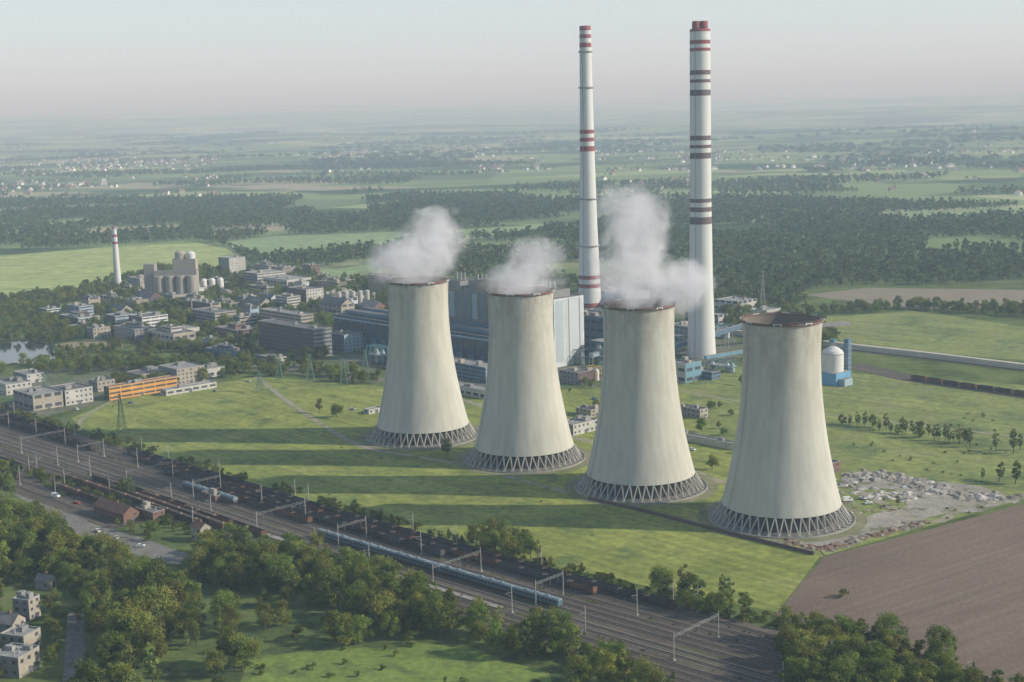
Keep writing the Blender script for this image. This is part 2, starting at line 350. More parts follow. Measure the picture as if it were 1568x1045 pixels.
def wagon(b,c,d,L,body,load,h=2.4):
    n=Vector((-d.y,d.x,0)); Z=Vector((0,0,1))
    b.box(c-d*L/2-n*1.2+Z*.8,d*L,n*2.4,Z*.4,DK)
    t=.12
    for sd in(-1,1): b.box(c-d*L/2+n*(1.4*sd-t/2)+Z*1.2,d*L,n*t,Z*h,body)
    for e in(-1,1): b.box(c+d*(e*(L/2-.1)-.06)-n*1.32+Z*1.2,d*.12,n*2.64,Z*h,body)
    z=1.2+h-.5
    P=[c+d*x+n*y+Z*zz for x,y,zz in((-L/2+.2,-1.33,z),(L/2-.2,-1.33,z),(L/2-.2,1.33,z),(-L/2+.2,1.33,z))]
    T=[c+d*x+Z*(z+.9) for x in(-L/2+1.5,L/2-1.5)]
    b.poly([P[0],P[1],T[1],T[0]],load); b.poly([P[2],P[3],T[0],T[1]],load); b.poly([P[1],P[2],T[1]],load); b.poly([P[3],P[0],T[0]],load)
    for k in range(int(L/2)):
        x=-L/2+1+k*2
        for sd in(-1,1): b.box(c+d*x+n*(1.46*sd)-n*.05+Z*1.2,d*.15,n*.1,Z*h,body)
    for e in(-1,1):
        for w in(-.9,.9):
            for sd in(-.8,.8): b.box(c+d*(e*(L/2-2.5)+w-.4)+n*(sd-.07)+Z*.4,d*.8,n*.14,Z*.8,DK)
def train(name,s0,s1,off,kind,L,cols):
    b=MB(); P=offs(CL,off); SS=cum(P); s=s0+L/2
    while s+L/2<s1:
        c,d=at(P,SS,s)
        if kind=='coach': coach(b,c,d,L-.8,cols)
        else:
            cc=random.choice(cols); wagon(b,c,d,L-1,cc[0],cc[1])
        s+=L
    return b.obj(name)
train('passenger_train',s_near(488,822),s_near(488,822)+26*6+2,0,'coach',26,(TB,TB,TR))
COAL=mat('coal',(0.02,0.02,0.02),0.9,0.3,0.5); RUST=mat('rusty_steel',(0.14,0.07,0.045),0.9,0.3,0.3); WB=mat('wagon_brown',(0.06,0.04,0.035),0.9,0.3,0.3); WG=mat('wagon_grey',(0.07,0.07,0.07),0.9,0.2,0.3)
sL=s_near(210,690)
train('coal_train',sL,sL+430,27,'w',14,[(WB,COAL),(WG,COAL)])
train('coal_train',sL+20,sL+390,21,'w',14,[(WB,COAL),(WG,COAL),(RUST,COAL)])
train('coal_train',sL+60,sL+300,16,'w',14,[(WB,COAL),(WG,COAL)])
train('coal_train',sL+110,sL+215,10,'w',14,[(WB,COAL),(RUST,COAL)])
train('coal_train',sL-260,sL-10,16,'w',14,[(WB,COAL)])
train('coal_train',sL-200,sL-60,27,'w',14,[(WB,COAL),(RUST,COAL)])
train('freight_train',s_near(285,755)-10,s_near(285,755)+45,5,'coach',17,(WG,TR,TR))
SCR=mat('timber_load',(0.26,0.19,0.13),0.95,0.25,0.5)
s2=s_near(230,765)
train('freight_train',s2-30,s2+90,-24,'w',14,[(RUST,SCR),(WB,SCR)])
train('freight_train',s2-75,s2+75,-29,'w',14,[(WB,SCR),(RUST,SCR)])
train('freight_train',s2-60,s2+110,-19,'w',14,[(WB,SCR),(RUST,COAL)])
train('freight_train',s2-60,s2+15,-42,'w',14,[(RUST,SCR),(WB,RUST)])
train('freight_train',s2-240,s2-110,-36,'w',14,[(WB,COAL),(RUST,SCR)])
train('freight_train',s2-190,s2-90,-48,'w',14,[(WB,COAL),(WG,COAL)])
# ---------------------------------------------------------------- cooling towers
def towermat():
    m,t,n,l=nt('tower_concrete')
    o=n.new('ShaderNodeOutputMaterial'); b=n.new('ShaderNodeBsdfPrincipled'); b.inputs['Roughness'].default_value=.9; b.inputs['Specular IOR Level'].default_value=.2
    tc=n.new('ShaderNodeTexCoord'); oi=n.new('ShaderNodeObjectInfo')
    ad=n.new('ShaderNodeVectorMath'); ad.operation='ADD'; l.new(tc.outputs['Object'],ad.inputs[0])
    cx=n.new('ShaderNodeCombineXYZ'); mu=n.new('ShaderNodeMath'); mu.operation='MULTIPLY'; mu.inputs[1].default_value=500; l.new(oi.outputs['Random'],mu.inputs[0]); l.new(mu.outputs[0],cx.inputs[0]); l.new(cx.outputs[0],ad.inputs[1])
    mp=n.new('ShaderNodeMapping'); mp.inputs['Scale'].default_value=(0.30,0.30,0.010); l.new(ad.outputs[0],mp.inputs[0])
    n1=n.new('ShaderNodeTexNoise'); n1.inputs['Scale'].default_value=1; n1.inputs['Detail'].default_value=6; l.new(mp.outputs[0],n1.inputs[0])
    c1=n.new('ShaderNodeValToRGB'); e=c1.color_ramp.elements; e[0].position=.28; e[0].color=(0.43,0.43,0.375,1); e[1].position=.66; e[1].color=(0.53,0.525,0.46,1); l.new(n1.outputs['Fac'],c1.inputs[0])
    sz=n.new('ShaderNodeSeparateXYZ'); l.new(tc.outputs['Object'],sz.inputs[0])
    def stain(src_off,scale,lo,hi,z0,z1,amt,col,last):
        a2=n.new('ShaderNodeVectorMath'); a2.operation='ADD'; a2.inputs[1].default_value=(src_off,0,0); l.new(ad.outputs[0],a2.inputs[0])
        mpp=n.new('ShaderNodeMapping'); mpp.inputs['Scale'].default_value=(1,1,.45); l.new(a2.outputs[0],mpp.inputs[0])
        q=n.new('ShaderNodeTexNoise'); q.inputs['Scale'].default_value=scale; q.inputs['Detail'].default_value=10; q.inputs['Roughness'].default_value=.75; l.new(mpp.outputs[0],q.inputs[0])
        hz=n.new('ShaderNodeMapRange'); hz.inputs[1].default_value=z0; hz.inputs[2].default_value=z1; l.new(sz.outputs[2],hz.inputs[0])
        st=n.new('ShaderNodeMapRange'); st.inputs[1].default_value=lo; st.inputs[2].default_value=hi; st.inputs[4].default_value=amt; l.new(q.outputs['Fac'],st.inputs[0])
        mm=n.new('ShaderNodeMath'); mm.operation='MULTIPLY'; l.new(hz.outputs[0],mm.inputs[0]); l.new(st.outputs[0],mm.inputs[1])
        mx=n.new('ShaderNodeMix'); mx.data_type='RGBA'; l.new(mm.outputs[0],mx.inputs[0]); l.new(last,mx.inputs[6]); mx.inputs[7].default_value=(*col,1); return mx.outputs[2]
    last=stain(0,.09,.45,.62,35,92,.75,(.35,.31,.25),c1.outputs[0])
    last=stain(200,.28,.46,.66,80,98,.8,(.26,.235,.19),last)
    last=stain(400,.05,.46,.66,98,0,.45,(.36,.38,.31),last)
    w=n.new('ShaderNodeMath'); w.operation='PINGPONG'; w.inputs[1].default_value=.75; l.new(sz.outputs[2],w.inputs[0])
    wr=n.new('ShaderNodeMapRange'); wr.inputs[1].default_value=0; wr.inputs[2].default_value=.14; wr.inputs[3].default_value=.90; wr.inputs[4].default_value=1; l.new(w.outputs[0],wr.inputs[0])
    m6=n.new('ShaderNodeMix'); m6.data_type='RGBA'; m6.blend_type='MULTIPLY'; m6.inputs[0].default_value=1; l.new(last,m6.inputs[6]); l.new(wr.outputs[0],m6.inputs[7])
    l.new(m6.outputs[2],b.inputs['Base Color']); l.new(b.outputs[0],o.inputs[0]); return m
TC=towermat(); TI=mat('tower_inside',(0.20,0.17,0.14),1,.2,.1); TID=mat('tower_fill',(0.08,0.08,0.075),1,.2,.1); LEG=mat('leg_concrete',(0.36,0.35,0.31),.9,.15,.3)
RW=mat('rim_red',(0.22,0.06,0.05),.8,.2,.5); WHT=mat('white_paint',(0.62,0.62,0.60),.7,.08,.3); SLAB=mat('basin_concrete',(0.30,0.29,0.25),.9,.2,.2); RIMD=mat('rim_walkway',(.16,.13,.115),.9,.2,.3)
def rt_(z): return 18.4+10.4*(max(0,(82-z)/74))**1.9+(max(0,z-82)/16)**2*.6
def cooling_tower(px,py):
    g=G(px,py); r=rt_
    e=bpy.data.objects.new('cooling_tower',None); e.location=g; sc.collection.objects.link(e)
    b=MB(); zs=[8+ i*90/60 for i in range(61)]
    b.lathe((0,0,0),[(r(z),z) for z in zs],96,TC,False); b.obj('shell',smooth=True,parent=e)
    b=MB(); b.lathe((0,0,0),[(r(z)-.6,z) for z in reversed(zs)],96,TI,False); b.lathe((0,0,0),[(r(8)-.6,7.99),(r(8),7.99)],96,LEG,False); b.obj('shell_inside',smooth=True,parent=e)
    b=MB(); b.lathe((0,0,0),[(r(97.0)+.02,97.0),(r(98)+.8,97.3),(r(98)+.8,98.1),(r(98)-.7,98.1),(r(98)-.7,97.4)],96,RIMD,False); b.obj('rim_ring',parent=e)
    b=MB(); n=44
    for i in range(n):
        a0=2*math.pi*i/n;a1=2*math.pi*(i+.5)/n;a2=2*math.pi*(i+1)/n; rb=33.0; rt=r(8)-.4
        for x in(a0,a2): b.tube((rb*math.cos(a1),rb*math.sin(a1),.5),(rt*math.cos(x),rt*math.sin(x),8.3),.36,LEG,5)
        b.box((rb*math.cos(a1)-.7,rb*math.sin(a1)-.7,0.2),(1.4,0,0),(0,1.4,0),(0,0,.9),LEG)
    b.obj('diagonal_legs',parent=e)
    b=MB(); b.lathe((0,0,0),[(35.5,0.02),(35.5,.8),(34.9,.8),(34.9,.3)],72,SLAB,False); b.lathe((0,0,0),[(34.9,.3),(2,.31)],72,SLAB,True)
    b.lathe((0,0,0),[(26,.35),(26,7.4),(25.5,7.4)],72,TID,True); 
    b.obj('basin',smooth=False,parent=e)
    b=MB(); n=32; R=r(98)+.84
    for i in range(n):
        a0=2*math.pi*i/n;a1=2*math.pi*(i+1)/n; m=(RW,RIMD,WHT,RW)[i%4]
        b.quad((R*math.cos(a0),R*math.sin(a0),97.45),(R*math.cos(a1),R*math.sin(a1),97.45),(R*math.cos(a1),R*math.sin(a1),98.45),(R*math.cos(a0),R*math.sin(a0),98.45),m)
        b.tube((R*math.cos(a0),R*math.sin(a0),98.1),(R*math.cos(a0),R*math.sin(a0),99.2),.05,GREY)
        b.tube((R*math.cos(a0),R*math.sin(a0),99.1),(R*math.cos(a1),R*math.sin(a1),99.1),.05,GREY)
    b.obj('rim_markings',parent=e)
    b=MB(); az=math.radians(200)
    for i in range(60):
        z0,z1=zs[i],zs[i+1]
        for da in(-.012,.012): b.tube(((r(z0)+.35)*math.cos(az+da),(r(z0)+.35)*math.sin(az+da),z0),((r(z1)+.35)*math.cos(az+da),(r(z1)+.35)*math.sin(az+da),z1),.06,GREY)
    b.obj('ladder',parent=e)
    bb=MB(); bb.lathe((g.x,g.y,0),[(41,0.15),(38,0.16),(1,.17)],60,mat('trodden_earth',(0.13,0.15,0.055),1,.0,.08,(.26,.24,.15),scale2=.5),True); bb.obj('bare_earth')
    EXCL.append([(g.x+40*math.cos(a),g.y+40*math.sin(a)) for a in np.linspace(0,2*math.pi,16)[:-1]])
    return g
TW=[cooling_tower(648,668),cooling_tower(803,702),cooling_tower(981,745),cooling_tower(1196,793)]
# ---------------------------------------------------------------- chimneys
CHW=mat('chimney_concrete',(0.58,0.59,0.57),.85,.09,.1,stretch=(1,1,.05)); RED=mat('band_red',(0.27,0.085,0.085),.8,.1,.3); SOOT=mat('band_sooty',(0.15,0.11,0.115),.8,.1,.3)
def chimney(name,px,pyb,H,prof,bands,flues=0,rings=()):
    g=G(px,pyb); b=MB()
    zs=sorted(set([0,H]+[z for z,_ in prof]+[z for q in bands for z in q[:2]]))
    rad=lambda z: float(np.interp(z,[p[0] for p in prof],[p[1] for p in prof]))
    P=[(rad(z),z) for z in zs]
    def mf(j):
        zc=(zs[j]+zs[min(j+1,len(zs)-1)])/2
        for a,c,m in bands:
            if a<=zc<=c: return m
        return CHW
    b.lathe((0,0,0),P,40,CHW,True,mf)
    for z in rings: b.lathe((0,0,0),[(rad(z),z-.4),(rad(z)+1.0,z-.2),(rad(z)+1.0,z+1.0),(rad(z)+.9,z+1.0),(rad(z)+.85,z),(rad(z),z)],40,GREY,False)
    if flues:
        for i in range(flues):
            a=math.pi/4+i*math.pi/2; b.lathe((4.1*math.cos(a),4.1*math.sin(a),0),[(2.9,H-.1),(2.9,H+6),(2.4,H+6),(2.4,H+3)],20,RED,False); b.lathe((4.1*math.cos(a),4.1*math.sin(a),0),[(2.5,H+2),(2.4,H+3)],20,DK,True)
    else:
        b.lathe((0,0,0),[(rad(H)-.5,H+.02),(rad(H)-.5,H+.03)],24,DK,True)
    for i in range(len(P)-1):
        for da in(-.03,.03):
            an=math.radians(235)+da; b.tube(((P[i][0]+.3)*math.cos(an),(P[i][0]+.3)*math.sin(an),P[i][1]),((P[i+1][0]+.3)*math.cos(an),(P[i+1][0]+.3)*math.sin(an),P[i+1][1]),.09,GREY)
    o=b.obj(name,g)
    for p in o.data.polygons: p.use_smooth=len(p.vertices)==4
    return g
gR=G(1074,546); YR=gR.y
zr=lambda py:ZAT(1069,py,YR)
H1=zr(45)
bR=[(zr(y1),zr(y0),m) for y0,y1,m in((45,49,RED),(53,58,WHT),(62,68,RED),(74,79,RED),(108,115,SOOT),(122,127,SOOT),(138,147,SOOT),(208,215,SOOT),(222,227,SOOT),(234,243,SOOT),(304,310,SOOT),(317,324,SOOT),(332,343,SOOT))]
chimney('tall_chimney',1074,546,H1,[(0,11.8),(15,11),(60,9.4),(120,8.5),(200,8.1),(H1,7.9)],bR,4,())
gL=G(904,517); YL=gL.y; zl=lambda py:ZAT(896,py,YL)
H2=zl(40)
bL=[(zl(y1),zl(y0),m) for y0,y1,m in((40,47,RED),(53,59,RED),(66,73,RED),(199,205,RED),(211,217,RED),(224,232,RED),(421,427,RED),(434,440,RED),(463,470,RED))]
chimney('tall_chimney',904,517,H2,[(0,11.5),(50,9.4),(100,7.7),(150,6.6),(200,5.7),(H2,4.8)],bL,0,(zl(80),zl(135),zl(305),zl(377)))
gS=G(181,441); zs_=lambda py:ZAT(181,py,gS.y); H3=zs_(346)
chimney('factory_chimney',181,441,H3,[(0,4.4),(H3,2.6)],[(zs_(y1),zs_(y0),m) for y0,y1,m in((346,350,RED),(354,359,WHT),(359,363,RED),(370,374,RED))],0,(H3-2,))
# ---------------------------------------------------------------- buildings
FOOT=[]
def C(name,c,**k): return mat('wall_'+name,c,.85,k.pop('var',.12),k.pop('scale',.12),scale2=k.pop('scale2',.5),s2amp=.15,**k)
WHITE=C('white',(0.45,0.445,0.41)); CREAM=C('cream',(0.35,0.32,0.26)); GREYW=C('grey',(0.23,0.23,0.225)); BRICK=C('brick',(0.20,0.115,0.085)); ORANGE=C('orange',(0.60,0.30,0.07)); BLUE=C('blue',(0.11,0.18,0.26)); LBLUE=C('light_blue',(0.30,0.39,0.44)); DBLUE=C('dark_blue',(0.06,0.085,0.125)); BROWN=C('brown',(0.12,0.085,0.08)); TEAL=C('teal',(0.14,0.27,0.34)); PALE=C('pale',(0.50,0.545,0.55)); TANW=C('tan',(.28,.235,.17))
RF=mat('roof_bitumen',(0.14,0.14,0.138),.95,.25,.08,scale2=.4); RFL=mat('roof_light',(0.27,0.27,0.255),.9,.2,.08,scale2=.4); RFT=mat('roof_tile',(0.20,0.11,0.08),.9,.2,.3); CAP=mat('parapet_cap',(0.34,0.34,0.33),.7,.1,.2); DOOR=mat('door_paint',(0.12,0.12,0.13),.6,.1,.3)
def building(name,px,py,L,Wd,H,wall,roof=None,win='grid',gable=False,th=TH,g=None,wall2=None,vents=2,st=3.3):
    roof=roof or RF; wall2=wall2 or wall  # wall2 is often paler: sunlit ends and shaded sides put into wall colours
    g=g if g is not None else G(px,py)
    a=Vector((math.cos(th),math.sin(th),0)); c=Vector((-math.sin(th),math.cos(th),0)); Z=Vector((0,0,1))
    P=lambda l,w,z:-a*l+c*w+Z*z
    FOOT.append((g-a*L/2+c*Wd/2,0.5*math.hypot(L,Wd)+2))
    b=MB()
    def Q(p,q,r,s,m): b.quad(p,q,r,s,m)
    Q(P(0,0,0),P(L,0,0),P(L,0,H),P(0,0,H),wall); Q(P(0,Wd,0),P(L,Wd,0),P(L,Wd,H),P(0,Wd,H),wall)
    Q(P(0,0,0),P(0,Wd,0),P(0,Wd,H),P(0,0,H),wall2); Q(P(L,0,0),P(L,Wd,0),P(L,Wd,H),P(L,0,H),wall2)
    if gable:
        R=H+min(L,Wd)*.38; ov=.5
        if L>=Wd:
            b.poly([P(0,0,H),P(0,Wd,H),P(0,Wd/2,R)],wall2); b.poly([P(L,0,H),P(L,Wd,H),P(L,Wd/2,R)],wall2)
            Q(P(-ov,-ov,H-.2),P(L+ov,-ov,H-.2),P(L+ov,Wd/2,R+.1),P(-ov,Wd/2,R+.1),roof); Q(P(-ov,Wd+ov,H-.2),P(L+ov,Wd+ov,H-.2),P(L+ov,Wd/2,R+.1),P(-ov,Wd/2,R+.1),roof)
        else:
            b.poly([P(0,0,H),P(L,0,H),P(L/2,0,R)],wall); b.poly([P(0,Wd,H),P(L,Wd,H),P(L/2,Wd,R)],wall)
            Q(P(-ov,-ov,H-.2),P(-ov,Wd+ov,H-.2),P(L/2,Wd+ov,R+.1),P(L/2,-ov,R+.1),roof); Q(P(L+ov,-ov,H-.2),P(L+ov,Wd+ov,H-.2),P(L/2,Wd+ov,R+.1),P(L/2,-ov,R+.1),roof)
        b.box(P(L*.4,Wd*.42,H),-a*.9,c*.9,Z*(R-H+1),BRICK)
    else:
        Q(P(.3,.3,H-.5),P(L-.3,.3,H-.5),P(L-.3,Wd-.3,H-.5),P(.3,Wd-.3,H-.5),roof)
        for (l0,w0,l1,w1) in((-.1,-.1,L+.1,.3),(-.1,Wd-.3,L+.1,Wd+.1),(-.1,.3,.3,Wd-.3),(L-.3,.3,L+.1,Wd-.3)):
            b.box(P(l0,w0,H-.02),-a*(l1-l0),c*(w1-w0),Z*.18,CAP)
        for k in range(vents):
            l=random.uniform(.1,.8)*L; w=random.uniform(.15,.7)*Wd; x=random.uniform(1.5,min(6,L*.2)+1.5);y=random.uniform(1.5,min(5,Wd*.2)+1.5)
            b.box(P(l,w,H-.5),-a*x,c*y,Z*random.uniform(1.5,3.2),random.choice([GREYW,CREAM,RFL]))
        for k in range(vents):
            l=random.uniform(.1,.9)*L; w=random.uniform(.15,.85)*Wd; b.tube(P(l,w,H-.5),P(l,w,H+1.3),.35,GREY,6)
    if win:
        nst=max(1,int(round(H/st)))
        for axis,LL in((0,L),(1,Wd)):
            for side in(0,1):
                for f in range(nst):
                    z0=H*(f+.34)/nst; z1=H*(f+.34)/nst+min(1.4,H/nst*.40)
                    def wq(u0,u1,z0=z0,z1=z1,m=GL):
                        e=-.05 if side==0 else ((Wd if axis==0 else L)+.05)
                        if axis==0: Q(P(u0,e,z0),P(u1,e,z0),P(u1,e,z1),P(u0,e,z1),m)
                        else: Q(P(e,u0,z0),P(e,u1,z0),P(e,u1,z1),P(e,u0,z1),m)
                    if win=='grid':
                        nb=max(1,int(LL/3.4)); s=LL/nb
                        for i in range(nb):
                            if random.random()<.9: wq(i*s+s*.30,i*s+s*.70)
                    elif win=='strip':
                        nb=max(1,int(LL/9)); s=LL/nb
                        for i in range(nb): wq(i*s+.4,i*s+s-.4)
                    elif win=='big' and f%2==0:
                        nb=max(1,int(LL/7)); s=LL/nb
                        for i in range(nb): wq(i*s+s*.15,i*s+s*.85,z0,z0+min(2.4,H*.35))
        Q(P(-.06,Wd*.45,0),P(-.06,Wd*.45+min(2.4,Wd*.2),0),P(-.06,Wd*.45+min(2.4,Wd*.2),2.5),P(-.06,Wd*.45,2.5),DOOR)
    return b.obj(name,g)
B=building
B('warehouse',52,630,33,22,11,GREYW,RFL,'big',wall2=CREAM)  # grey shaded side, cream sunlit end: light put into the wall colours
B('warehouse',101,622,26,21,11,GREYW,RF,'grid',wall2=WHITE)  # shade on the left and sun on the right are in the wall colours
B('office_building',168,614,8,55,10,BROWN,RF,'strip',wall2=ORANGE)  # brown end is the shaded side, its darkness put into the colour
B('office_building',272,590,28,24,12,GREYW,RFL,'grid',wall2=CREAM)
B('low_hall',255,607,9,42,4.5,WHITE,RFL,'big')
B('workshop',150,601,14,14,8,GREYW,RF,'grid',wall2=CREAM)
B('workshop',10,606,20,20,8,WHITE,RFL,'grid'); B('workshop',42,588,25,14,7,GREYW,RFL,'grid',wall2=WHITE)
B('workshop',215,588,22,30,7,CREAM,RF,'grid'); B('low_hall',300,582,18,26,7,WHITE,RFL,'big')
B('white_office_building',219,512,26,27,16,BROWN,RF,'strip',wall2=C('bright_white',(.62,.62,.6)))  # brown on the shaded left, white on the lit walls: light painted in
B('low_hall',262,520,20,30,8,GREYW,RFL,'big',wall2=WHITE)
B('administration_building',482,549,84,18,24,BROWN,RF,'strip',wall2=GREYW)
B('administration_building',462,509,70,14,16,CREAM,RFL,'strip')
B('laboratory_building',528,540,26,20,15,BLUE,RF,'grid',wall2=LBLUE); B('workshop',420,560,30,12,6,GREYW,RFL,'grid',wall2=WHITE)
B('workshop',560,520,30,20,12,BLUE,RF,'big',wall2=LBLUE)
gb=Vector((33,1092,0))
B('turbine_hall',0,0,235,40,27,DBLUE,RF,None,g=Vector((3,1063,0)),wall2=LBLUE,vents=14)
B('boiler_house',0,0,140,33,54,GREYW,RF,None,g=gb,wall2=PALE,vents=12)
a=Vector((math.cos(TH),math.sin(TH),0)); c=Vector((-math.sin(TH),math.cos(TH),0)); Z=Vector((0,0,1))
b=MB(); P=lambda l,w,z:gb-a*l+c*w+Z*z
GB=C('grey_blue',(.17,.215,.255))
for i in range(14):
    l=2+i*9.8
    b.quad(P(l,-.1,30),P(l+6.2,-.1,30),P(l+6.2,-.1,51),P(l,-.1,51),GB if i%3 else LBLUE)
    b.box(P(l+7.2,-.6,0),-a*.8,c*.6,Z*54,GREYW)
ICE=mat('cladding_grey',(.47,.51,.52),.9,.05,.03); ICE2=mat('cladding_blue',(.38,.44,.47),.9,.05,.03)
b.quad(P(-.12,2,4),P(-.12,10,4),P(-.12,10,52),P(-.12,2,52),ICE2)
b.quad(P(-.12,13,2),P(-.12,31,2),P(-.12,31,52),P(-.12,13,52),ICE)
for k in range(2): b.box(P(-.4,16+k*12,0),a*.28,c*.3,Z*53,ICE2)
for k in range(5):
    l=8+k*27; b.box(P(l,4,53.5),-a*16,c*22,Z*(6+2*(k%2)),GREYW,RF)
    for j in range(3): b.tube(P(l+3+j*5,12,58),P(l+3+j*5,12,66),.9,GREY,8)
b.box(P(60,3,53.6),-a*34,c*12,Z*9,TANW,RF)
b.obj('boiler_house_cladding')
gt=Vector((3,1063,0)); b=MB(); P=lambda l,w,z:gt-a*l+c*w+Z*z
for i in range(33):
    l=1.5+i*7
    b.quad(P(l,-.1,16),P(l+5.4,-.1,16),P(l+5.4,-.1,22),P(l,-.1,22),GL); b.quad(P(l,-.1,5),P(l+5.4,-.1,5),P(l+5.4,-.1,11),P(l,-.1,11),BLUE if i%2 else GL)
    b.box(P(l+5.9,-.5,0),-a*.6,c*.5,Z*27,BLUE)
b.box(P(2,8,27.2),-a*228,c*8,Z*3,BLUE,RF); b.box(P(2,26,27.2),-a*228,c*6,Z*3,BLUE,RF)
b.box(P(0,-.9,23.5),-a*235,c*.5,Z*1.4,LBLUE)
b.obj('turbine_hall_cladding')
B('switchgear_building',0,0,120,16,12,BLUE,RFL,'strip',g=Vector((-20,1035,0)),wall2=LBLUE,vents=8)
B('precipitator_building',0,0,110,26,32,BLUE,RF,'big',g=gb+c*60-a*5,wall2=LBLUE,vents=8)
B('desulphurisation_plant',0,0,44,30,40,BLUE,RFL,None,g=G(960,520),wall2=LBLUE,vents=6)
B('pump_house',1050,587,16,18,14,WHITE,RFL,'big',wall2=TEAL)
B('workshop',1000,548,26,22,15,BLUE,RF,'big',wall2=LBLUE); B('low_hall',1090,583,32,10,6,BLUE,RF,'strip')
B('workshop',1055,526,24,20,14,GREYW,RFL,'grid',wall2=LBLUE)
B('low_hall',745,612,46,12,6,WHITE,RFL,'big'); B('pump_house',878,668,14,22,7,GREYW,RFL,'grid',wall2=WHITE)
B('workshop',1072,642,22,8,6,GREYW,RF,'grid',wall2=CREAM); B('workshop',886,590,20,20,9,GREYW,RF,'grid',wall2=BROWN)
B('workshop',905,640,14,10,5,CREAM,RF,'grid'); B('workshop',1270,728,16,10,6,BRICK,RF,'grid')
B('low_hall',1125,690,52,5,4,WHITE,RFL,None)
B('workshop',1130,478,30,30,10,WHITE,RFL,'big'); B('workshop',1170,486,16,26,6,WHITE,RFL,'big')
B('low_hall',1100,498,40,14,9,GREYW,RFL,'big',wall2=WHITE)
B('conveyor_house',700,500,20,20,22,TANW,RF,'big'); B('coal_bunker',598,452,40,18,20,TANW,RF,None)
b=MB()
def gallery(p,q,z0,z1,m,w=4,h=3.5):
    p=Vector((p.x,p.y,z0));q=Vector((q.x,q.y,z1)); d=(q-p); n=Vector((-d.y,d.x,0)).normalized(); b.box(p-n*w/2,d,n*w,Z*h,m,RFL)
    k=max(2,int(d.length/18))
    for i in range(k+1):
        r=p+d*(i/k)
        for s in(-1,1): b.tube((r.x+n.x*s*w*.5,r.y+n.y*s*w*.5,0),(r.x+n.x*s*w*.35,r.y+n.y*s*w*.35,r.z),.25,GREY)
gallery(G(1000,552),G(1140,530),4,16,BLUE); gallery(G(905,560),G(960,545),6,10,LBLUE); gallery(G(1140,530),G(1300,512),12,8,GREYW,4,3)
gallery(G(1080,560),G(1150,548),5,5,TEAL,3,2.5)
b.obj('conveyor_gallery')
def steel_frame(px,py,w,d_,h,m,name='steel_structure'):
    b=MB(); nx=max(1,int(w/5)); nz=max(2,int(h/5))
    for i in range(nx+1):
        for j in(0,1):
            p=-a*(i*w/nx)+c*(j*d_); b.tube(p,p+Z*h,.22,m)
    for k in range(1,nz+1):
        z=h*k/nz
        for j in(0,1): b.tube(c*(j*d_)+Z*z,-a*w+c*(j*d_)+Z*z,.2,m)
        for i in range(nx+1): b.tube(-a*(i*w/nx)+Z*z,-a*(i*w/nx)+c*d_+Z*z,.2,m)
        if k%2: b.box(Z*(z+.2)-a*.2,-a*(w-.4),c*d_,Z*.2,GREY)
    for i in range(nx): 
        for k in range(nz): b.tube(-a*(i*w/nx)+Z*(h*k/nz),-a*((i+1)*w/nx)+Z*(h*(k+1)/nz),.14,m)
    for k in range(4): b.lathe(tuple(-a*random.uniform(1,w-1)+c*d_*.5),[(1.8,.5),(1.8,h*random.uniform(.4,.8)),(.6,h*.85)],12,random.choice([GREY,WHT,LBLUE]))
    b.obj(name,G(px,py))
ST=mat('steel_teal',(0.10,0.22,0.26),.6,.1,.3); YEL=mat('steel_yellow',(0.50,0.30,0.06),.6,.1,.3)
for q in((930,560,18,12,18,ST),(1035,545,20,10,20,ST),(1120,572,24,8,8,ST),(912,585,7,6,11,YEL),(1110,520,14,10,12,ST),(900,520,16,10,30,RED),(585,560,20,10,14,ST),(890,560,14,8,12,GREYW),(945,580,20,10,9,ST),(1020,560,16,8,10,GREYW),(920,545,14,12,22,GREYW)): steel_frame(*q)
g=G(1275,587); b=MB()
b.box(g-a*9-c*9,a*18,c*18,Z*9,C('silo_blue',(0.13,0.32,0.48)),RFL); b.lathe(tuple(g),[(7.6,9),(7.6,22),(6.6,24),(3,26.4),(.8,27)],28,WHT); b.lathe(tuple(g),[(7.8,21.6),(7.8,22.1)],28,GREY,False)
for x in(-1,1): 
    for y in (-1,1): b.tube(g+a*x*1.2+c*y*1.2+Z*26,g+a*x*1.2+c*y*1.2+Z*31,.2,GREY)
b.box(g-a*2-c*2+Z*30,a*4,c*4,Z*2,ST); t=g+Vector((9,6,0)); b.box(t,a*4,c*4,Z*31,BLUE); 
for k in range(8): b.box(t-a*.4-c*.4+Z*(3.5*k+3),a*4.8,c*4.8,Z*.3,GREY)
b.box(g+a*9.2-c*6,a*5,c*10,Z*5,LBLUE,RFL)
b.obj('ash_silo')
b=MB(); g=G(262,460); CS=mat('silo_concrete',(0.30,0.28,0.24),.9,.12,.1,stretch=(1,1,.1))
for i in range(4):
    for j in range(2): b.lathe(tuple(g+Vector((i*12-12,j*12,0))),[(5.8,0),(5.8,27),(5.2,27.5)],20,CS)
b.box(g+Vector((-18,0,27.4)),(48,0,0),(0,12,0),(0,0,5),CS,RF); b.box(g+Vector((-30,6,0)),(12,0,0),(0,14,0),(0,0,40),CS,RFL); b.box(g+Vector((0,16,0)),(26,0,0),(0,12,0),(0,0,44),CREAM,RF)
b.lathe(tuple(g+Vector((8,22,0))),[(6,44),(6,51),(3,53)],16,CREAM); b.lathe(tuple(g+Vector((20,22,0))),[(5,44),(5,50),(2,52)],16,WHT)
b.obj('grain_silo')
B('mill_building',352,422,26,24,22,GREYW,RFL,'grid',wall2=WHITE); B('mill_building',215,445,30,18,14,GREYW,RFL,'grid',wall2=CREAM)
